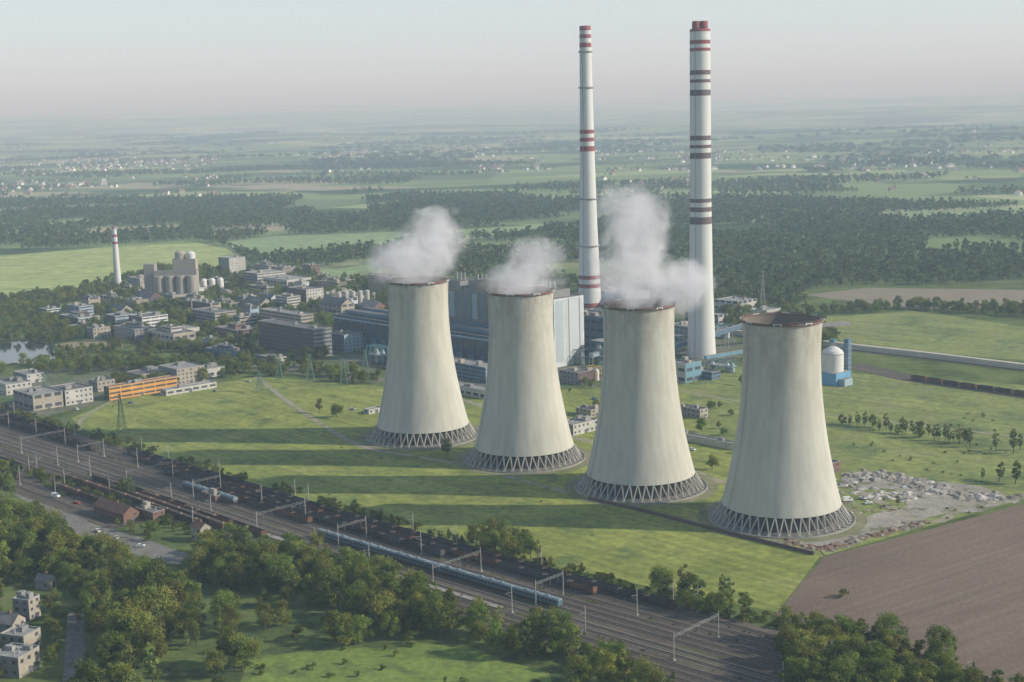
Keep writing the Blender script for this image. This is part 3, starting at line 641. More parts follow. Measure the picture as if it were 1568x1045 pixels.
B('factory_hall',440,445,50,34,12,WHITE,RFL,'big'); B('factory_hall',395,440,30,40,16,GREYW,RFL,'strip',wall2=WHITE); B('factory_hall',330,500,44,24,13,GREYW,RF,'strip',wall2=CREAM); B('factory_hall',470,470,36,22,18,BROWN,RF,'grid',wall2=WHITE)
b=MB(); g=G(300,452)
for k in range(4): b.lathe(tuple(g+Vector((k*9,k*3,0))),[(3.6,0),(3.6,16),(2.4,18)],16,WHT)
b.obj('storage_tank')
b=MB(); g=G(520,478)
for k in range(5): b.lathe(tuple(g+Vector((k*7,k*2,0))),[(2.6,0),(2.6,20),(1.4,21)],14,CONC)
b.obj('storage_tank')
TOWN=GP([(40,500),(150,470),(200,448),(330,425),(450,420),(590,432),(590,485),(545,500),(470,488),(380,500),(370,560),(300,545),(200,530),(100,515)])
tb=0; cnt=0
xs=[p.x for p in TOWN];ys=[p.y for p in TOWN]
while tb<66 and cnt<9000:
    cnt+=1; x=random.uniform(min(xs),max(xs)); y=random.uniform(min(ys),max(ys))
    if not inpoly(x,y,TOWN): continue
    L=random.uniform(12,48);Wd=random.uniform(9,24);H=random.choice([4,4.5,5,6,7,8,10,12,15])
    ctr=Vector((x,y,0))-a*L/2+c*Wd/2; R=.4*math.hypot(L,Wd)
    if any((ctr-q).length<R+r*.85+3 for q,r in FOOT): continue
    w=random.choice([WHITE,GREYW,CREAM,GREYW,BROWN,BLUE,BRICK,TANW]); w2=random.choice([WHITE,CREAM,CREAM,PALE,LBLUE,w,w])
    B(random.choice(['warehouse','workshop','factory_building','low_hall']),0,0,L,Wd,H,w,random.choice([RF,RFL,RF,RFL]),random.choice(['grid','strip','big','strip']),gable=random.random()<.07,g=Vector((x,y,0)),wall2=w2,vents=4)
    if L>28 and H<13: B('annex',0,0,L*.35,Wd*.5,H+4,w2,RF,'strip',g=Vector((x,y,0))-a*L*.3+c*Wd*.25,wall2=w,vents=1)
    tb+=1
for (px,py,L,Wd,H,gb_) in((46,952,8,7,9,False),(38,1002,11,10,7,False),(30,1040,12,12,8,False),(20,975,9,8,5,True),(75,905,7,6,4,True)):
    B('house',px,py,L,Wd,H,GREYW,RFL if not gb_ else RF,'grid',gable=gb_,wall2=CREAM,th=math.radians(-20),vents=2)
B('brick_shed',190,803,28,9,5,BRICK,RFT,'grid',gable=True,th=math.radians(-43)); B('brick_shed',235,800,16,7,5,BRICK,RF,'grid',th=math.radians(-43)); B('signal_box',308,832,8,6,7,CREAM,RFT,'grid',gable=True,th=math.radians(-43)); B('brick_shed',330,770,14,4,3.5,BRICK,RFL,'grid')
B('signal_box',685,931,4,3,3.5,CREAM,RFT,'grid',gable=True,vents=0)
P=resample(GP([(1090,508),(1290,533),(1430,549),(1568,566),(1750,588)]),15); b=MB()
ribbon(b,P,-2.5,2.5,4.2,mat('culvert_pale',(0.48,0.45,0.38),.9,.12,.1),4.2); ribbon(b,P,-9,-3,0.2,BALL); ribbon(b,P,3,12,.2,BALL); b.obj('concrete_pipe_duct')
P2=resample(GP([(1300,560),(1400,582),(1568,607),(1750,634)]),12); b=MB(); ribbon(b,P2,-8,14,.2,BALL)
for o in(-4,2,8): ribbon(b,P2,o-.85,o-.7,.3,RAILM);ribbon(b,P2,o+.7,o+.85,.3,RAILM)
b.obj('siding_tracks'); SS=cum(P2); b=MB(); s=75
while s<SS[-1]-20:
    cc,d=at(P2,SS,s); wagon(b,cc,d,12,random.choice([RUST,WB]),COAL,2.2); s+=13.5
b.obj('freight_train')
P=resample(GP([(905,764),(1000,786),(1100,812),(1250,849)]),6); b=MB(); ribbon(b,P,-2.4,-2.0,1.8,BROWN,1.8); b.obj('boundary_wall')
ROCK=mat('rubble_stone',(0.25,0.23,0.195),1,.35,.3); ROCKL=mat('rubble_stone_pale',(0.42,0.40,0.36),1,.3,.3); LOG=mat('scrap_pile',(0.19,0.125,0.085),1,.4,.4)
def pile(name,line,n,smin,smax,ms,spread):
    b=MB()
    P=resample(GP(line),3)
    for i in range(n):
        m=random.choice(ms)
        q=random.choice(P); x=q.x+random.gauss(0,spread);y=q.y+random.gauss(0,spread); r=smin+(smax-smin)*random.random()**2.5
        pts=[]
        for k in range(7): 
            an=k*math.pi*2/7+random.uniform(-.3,.3); pts.append((x+r*math.cos(an)*random.uniform(.7,1.4),y+r*math.sin(an)*random.uniform(.7,1.4),0.1))
        top=(x+random.uniform(-.3,.3)*r,y+random.uniform(-.3,.3)*r,r*random.uniform(.25,.55))
        mid=[((p[0]+top[0])/2+random.uniform(-.2,.2)*r,(p[1]+top[1])/2+random.uniform(-.2,.2)*r,top[2]*random.uniform(.5,1)) for p in pts]
        for k in range(7):
            k2=(k+1)%7; b.quad(pts[k],pts[k2],mid[k2],mid[k],m); b.poly([mid[k],mid[k2],top],m)
    b.obj(name)
pile('rubble_pile',[(1300,730),(1350,728),(1420,745),(1480,760),(1540,765)],420,.4,4.0,[ROCK,ROCK,ROCKL],4.5)
pile('rubble_pile',[(1290,742),(1350,760),(1400,760)],160,.4,3.0,[ROCK,ROCKL],5)
pile('scrap_heap',[(1205,828),(1260,842),(1330,822),(1420,800)],380,.3,2.2,[LOG,LOG,ROCK],1.8)
pile('scrap_heap',[(1290,770),(1330,785),(1380,780)],60,.4,1.6,[LOG,ROCK,ROCKL],5)
PG=mat('pylon_green',(0.11,0.20,0.15),.7,.1,.5)
def pylon(px,py,h,m=PG):
    b=MB(); n=7
    def cn(t): w=(2.6*(1-t)**1.4+.45); return [Vector((sx*w,sy*w,h*t)) for sx,sy in((-1,-1),(1,-1),(1,1),(-1,1))]
    for i in range(n):
        A=cn(i/n);Bq=cn((i+1)/n)
        for k in range(4):
            b.tube(A[k],Bq[k],.13,m); b.tube(A[k],Bq[(k+1)%4],.07,m); b.tube(A[(k+1)%4],Bq[k],.07,m); b.tube(Bq[k],Bq[(k+1)%4],.07,m)
    for z,w in((.72,5),(.84,4),(.95,3)):
        for s in(-1,1):
            b.tube((0,0,h*z),(s*w,0,h*z),.12,m); b.tube((0,0,h*(z+.04)),(s*w,0,h*z),.09,m); b.tube((s*w,0,h*z),(s*w,0,h*z-1.6),.1,DK)
    b.obj('electricity_pylon',G(px,py))
for q in((187,664,26),(428,583,20),(476,586,22),(527,590,20),(398,600,16),(1168,476,40),(560,575,20),(70,612,20),(1238,560,18)): pylon(*q,m=PG if q[0]<1000 else GREY)
def car(px,py,col,van=False,th=0.0):
    b=MB(); m=mat('car_paint_'+col[0],col[1],.35,.03,1,spec=.5); L,Wd=(5.2,2.0) if van else (4.3,1.75)
    d=Vector((math.cos(th),math.sin(th),0)); n=Vector((-math.sin(th),math.cos(th),0))
    prof=[(-L/2,.4),(-L/2,1.9),(-L/2+.3,2.3),(L/2-1.5,2.3),(L/2-.8,1.3),(L/2,1.05),(L/2,.4)] if van else [(-L/2,.35),(-L/2,.9),(-L/2+.5,.98),(-L/2+1.0,1.42),(L/2-1.9,1.42),(L/2-1.1,.95),(L/2,.8),(L/2,.35)]
    for s in(-1,1): b.poly([d*x+n*(Wd/2*s)+Z*z for x,z in prof],m)
    for i in range(len(prof)-1):
        (x0,z0),(x1,z1)=prof[i],prof[i+1]; g_= GL if ((not van and i in(2,4)) or (van and i==3)) else m
        b.quad(d*x0-n*Wd/2+Z*z0,d*x1-n*Wd/2+Z*z1,d*x1+n*Wd/2+Z*z1,d*x0+n*Wd/2+Z*z0,g_)
    for s in(-1,1):
        x0,x1=(-L/2+1.1,L/2-2.0); zz=(1.3,1.9) if van else (1.0,1.34); e=n*((Wd/2+.02)*s)
        if van: x0=L/2-2.4;x1=L/2-1.5
        b.quad(d*x0+e+Z*zz[0],d*x1+e+Z*zz[0],d*x1+e+Z*zz[1],d*(x0+.1)+e+Z*zz[1],GL)
        for wx in(-L/2+.9,L/2-.9):
            ce=d*wx+n*(Wd/2*s); b.tube(ce-n*.12,ce+n*.12*1.0,.36,DK,12)
    b.obj('van' if van else 'parked_car',G(px,py)+Z*.15)
W_=('white',(0.75,0.75,0.73)); car(85,762,W_,True,-.5); car(118,772,('red',(.4,.04,.03)),False,-.5); car(1298,768,W_,True,.2)
for q in((150,815),(163,820),(178,826),(215,838),(60,600),(118,628),(200,618),(560,632),(540,628),(590,640),(1060,690),(910,612),(1320,765),(1330,772),(330,600),(380,585)): car(q[0],q[1],random.choice([W_,('grey',(.3,.3,.31)),('blue',(.05,.1,.3)),('silver',(.5,.5,.5))]),False,random.uniform(-1.2,.2))
B('container_office',565,635,6,12,3.2,WHITE,RFL,'grid',vents=0)
# ---------------------------------------------------------------- trees
def tree_mesh(name,H,R,ncl,nleaf,ls,lm,seed,z0=.25,limbs=True):
    r=np.random.default_rng(seed); b=MB()
    th=H*.55; 
    if limbs:
        p=Vector((0,0,0)); rad=H*.022
        for i in range(4):
            q=Vector((r.normal()*H*.012,r.normal()*H*.012,th*(i+1)/4)); b.tube(p,q,rad*(1-.2*i),BARK,6,rad*(1-.2*(i+1))); p=q
    cz=H*(1+z0)/2; hz=H*(1-z0)/2
    cl=[]
    for i in range(ncl):
        while True:
            u=r.uniform(-1,1,3)
            if np.linalg.norm(u)<1: break
        u=u/np.linalg.norm(u)*np.linalg.norm(u)**.5
        w=(1-.35*max(0,u[2]))
        cen=np.array([u[0]*R*.78*w,u[1]*R*.78*w,cz+u[2]*hz*.82]); cr=R*r.uniform(.20,.42)
        cl.append((cen,cr,r.uniform(.6,1.4)))
        if limbs and i<7: b.tube((0,0,th*r.uniform(.4,.95)),tuple(cen),H*.008,BARK,4,H*.003)
    V=[];Cc=[]
    for cen,cr,br in cl:
        n=nleaf
        d=r.normal(size=(n,3)); d/=np.linalg.norm(d,axis=1)[:,None]
        rr=cr*r.uniform(.45,1.15,n)[:,None]; pos=cen+d*rr*np.array([1,1,.8])
        nm=d*.7+r.normal(size=(n,3))*.7+np.array([0,0,.35]); nm/=np.linalg.norm(nm,axis=1)[:,None]
        t=np.cross(nm,r.normal(size=(n,3))); t/=np.linalg.norm(t,axis=1)[:,None]; bt=np.cross(nm,t)
        s=(ls*r.uniform(.6,1.3,n))[:,None]
        q=np.stack([pos-t*s*.5,pos-bt*s*.32,pos+t*s*.5,pos+bt*s*.32],1)
        V.append(q.reshape(-1,3)); cc=br*r.uniform(.75,1.25,n); hue=r.uniform(.9,1.15)
        Cc.append(np.repeat(np.stack([cc*hue,cc,cc*.9,np.ones(n)],1),4,axis=0))
    V=np.concatenate(V);Cc=np.concatenate(Cc); nb=len(b.v); nf=len(b.f)
    verts=b.v+[tuple(x) for x in V]; k=len(V)//4
    faces=b.f+[(nb+4*i,nb+4*i+1,nb+4*i+2,nb+4*i+3) for i in range(k)]
    me=bpy.data.meshes.new(name); me.from_pydata(verts,[],faces)
    me.materials.append(BARK); me.materials.append(lm)
    me.polygons.foreach_set('material_index',[0]*nf+[1]*k)
    ca=me.color_attributes.new('Col','FLOAT_COLOR','POINT')
    ca.data.foreach_set('color',np.concatenate([np.ones((nb,4)),Cc]).astype(np.float32).ravel()); me.update(); return me
NEAR=[tree_mesh('broadleaf_%d'%i,12,R,nc,130,.55,LEAF,10+i,z0) for i,(R,nc,z0) in enumerate(((4.4,24,.18),(5.2,30,.10),(3.7,20,.2),(5.6,32,.08),(4.6,22,.05)))]
POP=[tree_mesh('poplar_%d'%i,14,2.5,24,80,.55,LEAFP,30+i,.06) for i in range(2)]
BUSH=[tree_mesh('bush_%d'%i,4,2.6,9,70,.5,LEAF,40+i,.0,limbs=False) for i in range(2)]
FAR=[tree_mesh('woodland_tree_%d'%i,14,R,10,26,1.8,LEAFD,50+i,.1) for i,R in enumerate((5.5,4.6,6,3.6))]
def coll(name,meshes):
    c_=bpy.data.collections.new(name)
    for i,m in enumerate(meshes):
        o=bpy.data.objects.new(m.name+'_kind',m); c_.objects.link(o)
    return c_
CF=coll('woodland_tree_kinds',FAR); CB=coll('shrub_kinds',BUSH); CN=coll('broadleaf_kinds',NEAR)
def instances(name,pts,c_,nk):
    A=np.array(pts,dtype=np.float32); me=bpy.data.meshes.new(name); me.from_pydata([tuple(map(float,p[:3])) for p in A],[],[])
    at1=me.attributes.new('rot','FLOAT_VECTOR','POINT'); rv=np.zeros((len(A),3),np.float32); rv[:,2]=A[:,3]; at1.data.foreach_set('vector',rv.ravel())
    at2=me.attributes.new('scl','FLOAT_VECTOR','POINT'); sv=np.stack([A[:,4],A[:,4],A[:,5]],1); at2.data.foreach_set('vector',sv.astype(np.float32).ravel())
    at3=me.attributes.new('idx','INT','POINT'); at3.data.foreach_set('value',A[:,6].astype(np.int32))
    ob=bpy.data.objects.new(name,me); sc.collection.objects.link(ob)
    ng=bpy.data.node_groups.new(name+'_scatter','GeometryNodeTree'); ng.interface.new_socket('Geometry',in_out='INPUT',socket_type='NodeSocketGeometry'); ng.interface.new_socket('Geometry',in_out='OUTPUT',socket_type='NodeSocketGeometry')
    n=ng.nodes;l=ng.links; gi=n.new('NodeGroupInput');go=n.new('NodeGroupOutput'); ip=n.new('GeometryNodeInstanceOnPoints'); ci=n.new('GeometryNodeCollectionInfo'); ci.inputs['Collection'].default_value=c_
    ci.inputs['Separate Children'].default_value=True; ci.inputs['Reset Children'].default_value=True
    def na(nm,tp):
        q=n.new('GeometryNodeInputNamedAttribute'); q.data_type=tp; q.inputs['Name'].default_value=nm; return [o for o in q.outputs if o.enabled and o.name=='Attribute'][0]
    er=n.new('FunctionNodeEulerToRotation'); l.new(na('rot','FLOAT_VECTOR'),er.inputs[0])
    l.new(gi.outputs[0],ip.inputs['Points']); l.new(ci.outputs[0],ip.inputs['Instance']); ip.inputs['Pick Instance'].default_value=True
    l.new(na('idx','INT'),ip.inputs['Instance Index']); l.new(er.outputs[0],ip.inputs['Rotation']); l.new(na('scl','FLOAT_VECTOR'),ip.inputs['Scale']); l.new(ip.outputs[0],go.inputs[0])
    md=ob.modifiers.new('scatter','NODES'); md.node_group=ng; return ob
def bbox(P): return min(p[0] for p in P),max(p[0] for p in P),min(p[1] for p in P),max(p[1] for p in P)
EXB=[(bbox(P),P) for P in EXCL]
def free(x,y):
    for (x0,x1,y0,y1),P in EXB:
        if x0<=x<=x1 and y0<=y<=y1 and inpoly(x,y,P): return False
    return True
FC=np.array([(q.x,q.y,r) for q,r in FOOT])
def nobuild(x,y,pad=0):
    return not np.any((FC[:,0]-x)**2+(FC[:,1]-y)**2<(FC[:,2]*.78+pad)**2)
def scatter(poly,sp,mask=None,ex=True,bl=False,world=False):
    P=poly if world else GP(poly); x0,x1,y0,y1=bbox(P); out=[]
    y=y0
    while y<y1:
        x=x0
        while x<x1:
            qx=x+random.uniform(-.5,.5)*sp; qy=y+random.uniform(-.5,.5)*sp; x+=sp
            if not inpoly(qx,qy,P): continue
            if mask and not mask(qx,qy): continue
            if ex and not free(qx,qy): continue
            if bl and not nobuild(qx,qy): continue
            out.append((qx,qy))
        y+=sp
    return out
nm=lambda s,t,o=0:(lambda x,y:noise.noise(Vector((x/s,y/s,o)))+.4*noise.noise(Vector((x/s*3,y/s*3,o+9)))>t)
def pt(x,y,s0,s1,k,zs=0): 
    s=random.uniform(s0,s1); return (x,y,tz(x,y)-.2,random.uniform(0,6.28),s*random.uniform(.9,1.15),s,random.randrange(k))
W1=scatter([(-160,310),(300,306),(600,300),(900,300),(1100,304),(1750,322),(1750,442),(1330,437),(1230,446),(1225,476),(1090,468),(900,452),(700,430),(560,400),(480,414),(385,408),(350,380),(300,368),(0,386),(-160,394)],12.5,mask=lambda x,y: (noise.noise(Vector((x/260,y/200,2)))+.3*noise.noise(Vector((x/60,y/60,8)))>-.30+.12*ss(2300,3200,y)))
instances('forest',[pt(x,y,.6,1.35,4) for x,y in W1],CF,4)
def farmask(x,y):
    return noise.noise(Vector((x/900,y/420,5)))+.5*noise.noise(Vector((x/260,y/170,6)))>.24
W2=scatter([(-160,262),(800,250),(1750,245),(1750,322),(1100,304),(900,300),(600,298),(-160,308)],21,mask=farmask)
W3=scatter([(-160,222),(800,210),(1750,198),(1750,245),(800,250),(-160,262)],62,mask=farmask)
instances('distant_woodland',[pt(x,y,.8,1.4,4) for x,y in W2]+[(x,y,tz(x,y)-1,random.uniform(0,6.28),random.uniform(3,5.5),random.uniform(1.1,1.6),random.randrange(4)) for x,y in W3],CF,4)
E1=scatter([(1240,476),(1400,470),(1750,478),(1750,500),(1400,476),(1258,484)],9,ex=False)
E2=scatter([(1100,476),(1235,476),(1255,486),(1290,523),(1240,540),(1150,520),(1100,500)],11,mask=nm(40,-.2),ex=False,bl=True)
E3=scatter([(-100,575),(-100,455),(0,458),(100,447),(240,414),(330,414),(480,420),(590,434),(600,480),(540,560),(390,560),(385,575),(180,606),(120,570),(0,575)],8.5,mask=nm(45,-.16),bl=True)
E4=scatter([(700,560),(1050,590),(1130,640),(1130,720),(1000,700),(880,660),(700,590)],12,mask=nm(25,.18),ex=False,bl=True)
E5=scatter([(390,575),(385,548),(560,575),(600,590),(560,590)],9,mask=nm(25,.0),ex=False,bl=True)
tow=lambda x,y: all(math.hypot(x-g.x,y-g.y)>40 for g in TW)
instances('town_trees',[pt(x,y,.45,1.05,5) for x,y in E1+E2+E3+E5 if tow(x,y)]+[pt(x,y,.3,.6,5) for x,y in E4 if tow(x,y)],CN,5)
sh=[]
PA=offs(CL,36);SA=cum(PA)
for i in range(620):
    s=random.uniform(S[0]+120,S[-1]-30); q,d=at(PA,SA,s); o=random.gauss(0,2.6); n=Vector((-d.y,d.x,0)); q=q+n*o
    if noise.noise(Vector((s/35,0,4)))>-.15: sh.append((q.x,q.y,0,random.uniform(0,6.28),random.uniform(.4,1.5),random.uniform(.4,1.4),random.randrange(2)))
PA=offs(CL,-37);SA=cum(PA)
for i in range(420):
    s=random.uniform(430,S[-1]-30); q,d=at(PA,SA,s); o=random.gauss(0,3.5); n=Vector((-d.y,d.x,0)); q=q+n*o; sh.append((q.x,q.y,0,random.uniform(0,6.28),random.uniform(.4,1.4),random.uniform(.4,1.3),random.randrange(2)))
for o_ in(-15.5,13.2,-33,24):
    PA=offs(CL,o_);SA=cum(PA)
    for i in range(220):
        s=random.uniform(100,S[-1]-30); q,d=at(PA,SA,s); sh.append((q.x,q.y,0.1,random.uniform(0,6.28),random.uniform(.12,.4),random.uniform(.1,.35),random.randrange(2)))
for x,y in scatter([(200,885),(330,880),(520,925),(700,1000),(960,1070),(230,1100)],11,ex=False,mask=nm(30,.0)): sh.append((x,y,0,random.uniform(0,6.28),random.uniform(.3,1.1),random.uniform(.2,.9),random.randrange(2)))
for x,y in scatter([(1280,620),(1568,640),(1700,660),(1700,740),(1560,750),(1300,700)],12,ex=False,mask=nm(40,.05)): sh.append((x,y,0,random.uniform(0,6.28),random.uniform(.2,.6),random.uniform(.15,.5),random.randrange(2)))
for x,y in scatter([(1280,730),(1550,755),(1500,790),(1270,840)],11,ex=False,mask=nm(20,.1)): sh.append((x,y,0,random.uniform(0,6.28),random.uniform(.2,.6),random.uniform(.15,.5),random.randrange(2)))
for x,y in scatter([(180,625),(395,580),(560,680),(900,770),(1150,840),(1150,905),(700,830),(420,745)],17,ex=False,mask=nm(40,.25)): sh.append((x,y,0,random.uniform(0,6.28),random.uniform(.15,.45),random.uniform(.08,.2),random.randrange(2)))
instances('shrubs',sh,CB,2)
def tree(x,y,h,kind=None):
    if kind=='poplar': me=random.choice(POP); H=14; nme='poplar_tree'
    elif kind=='bush': me=random.choice(BUSH); H=4; nme='bush'
    else: me=random.choice(NEAR); H=12; nme='broadleaf_tree'
    o=bpy.data.objects.new(nme,me); o.location=(x,y,0); s=h/H; w=s*random.uniform(.8,1.15); o.scale=(w,w*random.uniform(.85,1.15),s); o.rotation_euler=(random.uniform(-.06,.06),random.uniform(-.06,.06),random.uniform(0,6.28)); sc.collection.objects.link(o)
def grove(poly,sp,h0,h1,pop=.15,mask=None,ex=False):
    for x,y in scatter(poly,sp,ex=ex,bl=True,mask=mask): tree(x,y,random.uniform(h0,h1),'poplar' if random.random()<pop else None)
grove([(-60,800),(40,795),(90,835),(130,858),(250,900),(258,960),(235,1045),(240,1180),(130,1180),(138,950),(110,910),(0,900),(-60,890)],7.5,9,20,.2)
grove([(-60,905),(0,910),(-5,1180),(-90,1180)],9,8,13)
grove([(50,935),(98,915),(92,1045),(70,1040)],8,5,10)
grove([(-40,735),(25,722),(28,760),(-20,790)],8,7,11)
grove([(135,790),(160,802),(240,812),(245,830),(200,835),(150,810)],9,4,8)
grove([(310,842),(420,850),(520,878),(640,922),(705,958),(680,985),(600,975),(520,935),(400,905),(300,890)],8,10,19,.2)
grove([(700,962),(860,975),(985,1025),(1000,1090),(900,1090),(830,1020),(730,998)],9,9,17,.2)
grove([(722,828),(822,842),(835,862),(735,855)],6.5,9,14)
grove([(1000,905),(1100,915),(1165,940),(1160,962),(1020,930)],8,8,13,.5)
grove([(1205,975),(1300,975),(1480,1035),(1520,1130),(1230,1110),(1195,1010)],7.5,10,17)
grove([(240,900),(340,890),(480,930),(600,985),(560,1000),(400,985),(270,1000)],12,6,15,.2,mask=nm(35,-.08,3))
for px,py,h,k in((350,1022,16,None),(372,1030,15,None),(405,965,12,None),(528,992,15,None),(272,945,15,None),(455,985,8,None),(850,1000,19,'poplar'),(820,995,15,None),(1012,905,13,'poplar'),(1048,918,17,'poplar'),(188,760,10,None),(200,762,13,'poplar'),(490,633,11,None),(516,640,10,None),(683,700,11,None),(1075,662,10,None),(1090,720,9,None),(1135,590,8,None),(1290,915,4,'bush'),(1375,775,7,'poplar'),(640,938,16,None),(560,905,15,'poplar'),(330,1040,12,None),(440,930,9,None),(600,980,12,None),(300,960,13,None)): tree(G(px,py).x,G(px,py).y,h,k)
for i in range(25):
    px=1294+i*8+random.uniform(-4,4); g=G(px,648+i*1.45+random.uniform(-2,3)); tree(g.x,g.y,random.uniform(6,14),'poplar' if random.random()<.75 else None)
for px,py,h in((1525,692,15),(1552,695,17),(1530,738,13),(1555,742,15),(1562,690,12),(1505,735,8)): g=G(px,py); tree(g.x,g.y,h,'poplar')
# ---------------------------------------------------------------- villages
def house_mesh(name,wall,roof,L,Wd,H):
    b=MB(); R=H+Wd*.4
    b.box((-L/2,-Wd/2,0),(L,0,0),(0,Wd,0),(0,0,H),wall)
    for s in(-1,1):
        b.poly([(s*L/2,-Wd/2,H),(s*L/2,Wd/2,H),(s*L/2,0,R)],wall)
        b.quad((-L/2-.5,s*(Wd/2+.5),H-.3),(L/2+.5,s*(Wd/2+.5),H-.3),(L/2+.5,0,R+.1),(-L/2-.5,0,R+.1),roof)
        for i in range(3): b.quad((-L/2+1.5+i*3,s*(Wd/2+.05),1.2),(-L/2+2.9+i*3,s*(Wd/2+.05),1.2),(-L/2+2.9+i*3,s*(Wd/2+.05),2.6),(-L/2+1.5+i*3,s*(Wd/2+.05),2.6),GL)
    b.box((1,-.5,H),(.9,0,0),(0,.9,0),(0,0,R-H+1),BRICK)
    me=bpy.data.meshes.new(name); me.from_pydata(b.v,[],b.f)
    for m in b.mats: me.materials.append(m)
    me.polygons.foreach_set('material_index',b.m); return me
WV=mat('village_white',(0.75,0.74,0.70),.8,.05,.1)
CHs=coll('village_house_kinds',[house_mesh('village_house_0',WV,RFT,11,9,5),house_mesh('village_house_1',WV,RFL,13,9,5),house_mesh('village_house_2',CREAM,RFT,12,10,4.5),house_mesh('village_house_3',WV,RFL,15,10,5)])
vp=[]
for poly,n in (([(-100,248),(330,244),(330,300),(-100,304)],340),([(480,236),(840,226),(850,262),(500,270)],130),([(900,232),(1620,222),(1620,300),(1100,300),(900,275)],260),([(-50,215),(1600,190),(1600,222),(-50,245)],120)):
    P=GP(poly); x0,x1,y0,y1=bbox(P); k=0;t_=0
    while k<n and t_<60000:
        t_+=1; x=random.uniform(x0,x1); y=random.uniform(y0,y1)
        if inpoly(x,y,P) and noise.noise(Vector((x/450,y/350,12)))+.5*random.random()>.32:
            s=random.uniform(.75,1.35); vp.append((x,y,tz(x,y),random.uniform(0,6.28),s,s,random.randrange(4))); k+=1
instances('village_houses',vp,CHs,4)
instances('village_trees',[pt(v[0]+random.uniform(-25,25),v[1]+random.uniform(-5,30),.4,.9,4) for v in vp for _ in range(3)],CF,4)
# ---------------------------------------------------------------- steam
def steammat(seed,dens):
    m,t,n,l=nt('steam_%d'%seed)
    o=n.new('ShaderNodeOutputMaterial'); v=n.new('ShaderNodeVolumePrincipled'); v.inputs['Color'].default_value=(.99,.99,.99,1)
    tc=n.new('ShaderNodeTexCoord'); ln=n.new('ShaderNodeVectorMath'); ln.operation='LENGTH'; l.new(tc.outputs['Object'],ln.inputs[0])
    g=n.new('ShaderNodeNewGeometry'); ad=n.new('ShaderNodeVectorMath'); ad.inputs[1].default_value=(seed*37,seed*11,0); l.new(g.outputs['Position'],ad.inputs[0])
    nz=n.new('ShaderNodeTexNoise'); nz.inputs['Scale'].default_value=.075; nz.inputs['Detail'].default_value=6; nz.inputs['Roughness'].default_value=.62; nz.inputs['Distortion'].default_value=.7; l.new(ad.outputs[0],nz.inputs[0])
    a1=n.new('ShaderNodeMath'); a1.operation='MULTIPLY_ADD'; a1.inputs[1].default_value=2.8; a1.inputs[2].default_value=-.52; l.new(nz.outputs['Fac'],a1.inputs[0])
    a2=n.new('ShaderNodeMath'); a2.operation='SUBTRACT'; l.new(a1.outputs[0],a2.inputs[0])
    pw=n.new('ShaderNodeMath'); pw.operation='POWER'; pw.inputs[1].default_value=2.0; l.new(ln.outputs['Value'],pw.inputs[0])
    mu0=n.new('ShaderNodeMath'); mu0.operation='MULTIPLY'; mu0.inputs[1].default_value=1.35; l.new(pw.outputs[0],mu0.inputs[0]); l.new(mu0.outputs[0],a2.inputs[1])
    mu=n.new('ShaderNodeMath'); mu.operation='MULTIPLY'; mu.inputs[1].default_value=1; mu.use_clamp=True; l.new(a2.outputs[0],mu.inputs[0])
    md=n.new('ShaderNodeMath'); md.operation='MULTIPLY'; md.inputs[1].default_value=dens; l.new(mu.outputs[0],md.inputs[0])
    # added glow standing in for light scattered many times inside the cloud (the renderer follows one bounce only)
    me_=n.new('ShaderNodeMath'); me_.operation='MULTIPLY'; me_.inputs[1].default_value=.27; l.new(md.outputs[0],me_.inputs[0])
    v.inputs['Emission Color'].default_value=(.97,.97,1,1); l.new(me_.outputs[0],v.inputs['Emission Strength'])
    l.new(md.outputs[0],v.inputs['Density']); l.new(v.outputs[0],o.inputs['Volume']); return m
def plume(tw,parts,seed,dens):
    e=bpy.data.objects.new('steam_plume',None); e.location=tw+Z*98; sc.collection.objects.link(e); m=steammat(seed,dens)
    for i,(dx,dy,dz,rx,ry,rz) in enumerate(parts):
        me=bpy.data.meshes.new('steam_puff')
        bm=bmesh.new(); bmesh.ops.create_icosphere(bm,subdivisions=3,radius=1); bm.to_mesh(me); bm.free(); me.materials.append(m)
        o=bpy.data.objects.new('steam_puff',me); o.location=(dx,dy,dz); o.scale=(rx,ry,rz); o.parent=e; sc.collection.objects.link(o)
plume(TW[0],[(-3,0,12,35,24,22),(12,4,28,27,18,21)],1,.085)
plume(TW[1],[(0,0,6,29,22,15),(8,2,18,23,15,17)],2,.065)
plume(TW[2],[(-2,0,16,29,22,27),(-2,2,42,26,18,27),(22,2,9,26,18,19)],3,.095)
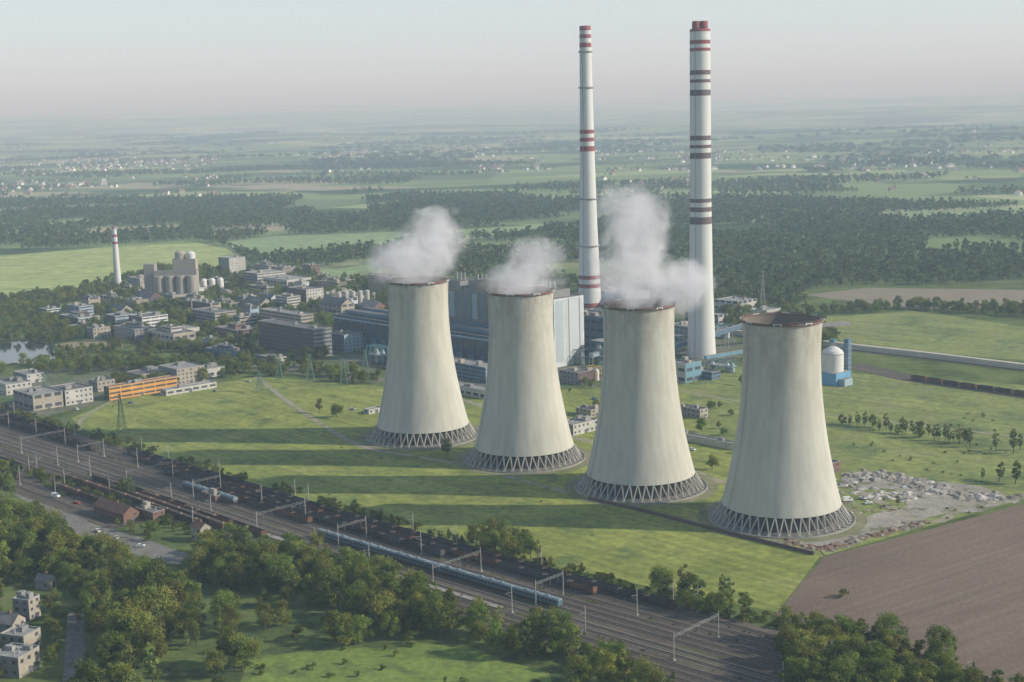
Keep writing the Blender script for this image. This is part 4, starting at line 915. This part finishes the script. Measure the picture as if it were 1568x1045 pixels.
# ---------------------------------------------------------------- haze
m,t,n,l=nt('haze'); o=n.new('ShaderNodeOutputMaterial'); v=n.new('ShaderNodeVolumeScatter'); v.inputs['Color'].default_value=(.60,.83,1,1); v.inputs['Density'].default_value=.000145; v.inputs['Anisotropy'].default_value=0
l.new(v.outputs[0],o.inputs['Volume'])
b=MB(); b.box((-75000,-75000,-80),(150000,0,0),(0,150000,0),(0,0,600),m); b.obj('atmospheric_haze')
# ---------------------------------------------------------------- light
EL=math.radians(27); AZ=math.radians(-7)
sv=Vector((math.cos(EL)*math.cos(AZ),math.cos(EL)*math.sin(AZ),math.sin(EL)))
ld=bpy.data.lights.new('sun','SUN'); ld.energy=5; ld.angle=math.radians(.5); ld.color=(1,.95,.84); lo=bpy.data.objects.new('sun',ld); lo.rotation_euler=sv.to_track_quat('Z','Y').to_euler(); sc.collection.objects.link(lo)
w=bpy.data.worlds.new('World'); sc.world=w; w.use_nodes=True; n=w.node_tree.nodes; l=w.node_tree.links
bg=n['Background']; sk=n.new('ShaderNodeTexSky'); sk.sky_type='NISHITA'; sk.sun_disc=False; sk.sun_elevation=EL; sk.sun_rotation=math.atan2(sv.x,sv.y); sk.altitude=200; sk.air_density=1; sk.dust_density=.6; sk.ozone_density=1.5
# milky veil, thick near the horizon and thin overhead, over the clear-sky model
tc=n.new('ShaderNodeTexCoord'); sp=n.new('ShaderNodeSeparateXYZ'); l.new(tc.outputs['Generated'],sp.inputs[0])
mr=n.new('ShaderNodeMapRange'); mr.inputs[1].default_value=0.0; mr.inputs[2].default_value=.55; mr.inputs[3].default_value=.72; mr.inputs[4].default_value=.10; l.new(sp.outputs[2],mr.inputs[0])
hz=n.new('ShaderNodeMix'); hz.data_type='RGBA'; hz.inputs[7].default_value=(5.7,6.5,7.1,1); l.new(mr.outputs[0],hz.inputs[0])
l.new(sk.outputs[0],hz.inputs[6]); l.new(hz.outputs[2],bg.inputs[0]); bg.inputs[1].default_value=.14
print('W1',len(W1),'W2',len(W2),'W3',len(W3),'town',len(E3),'tb',tb,'objs',len(sc.objects))
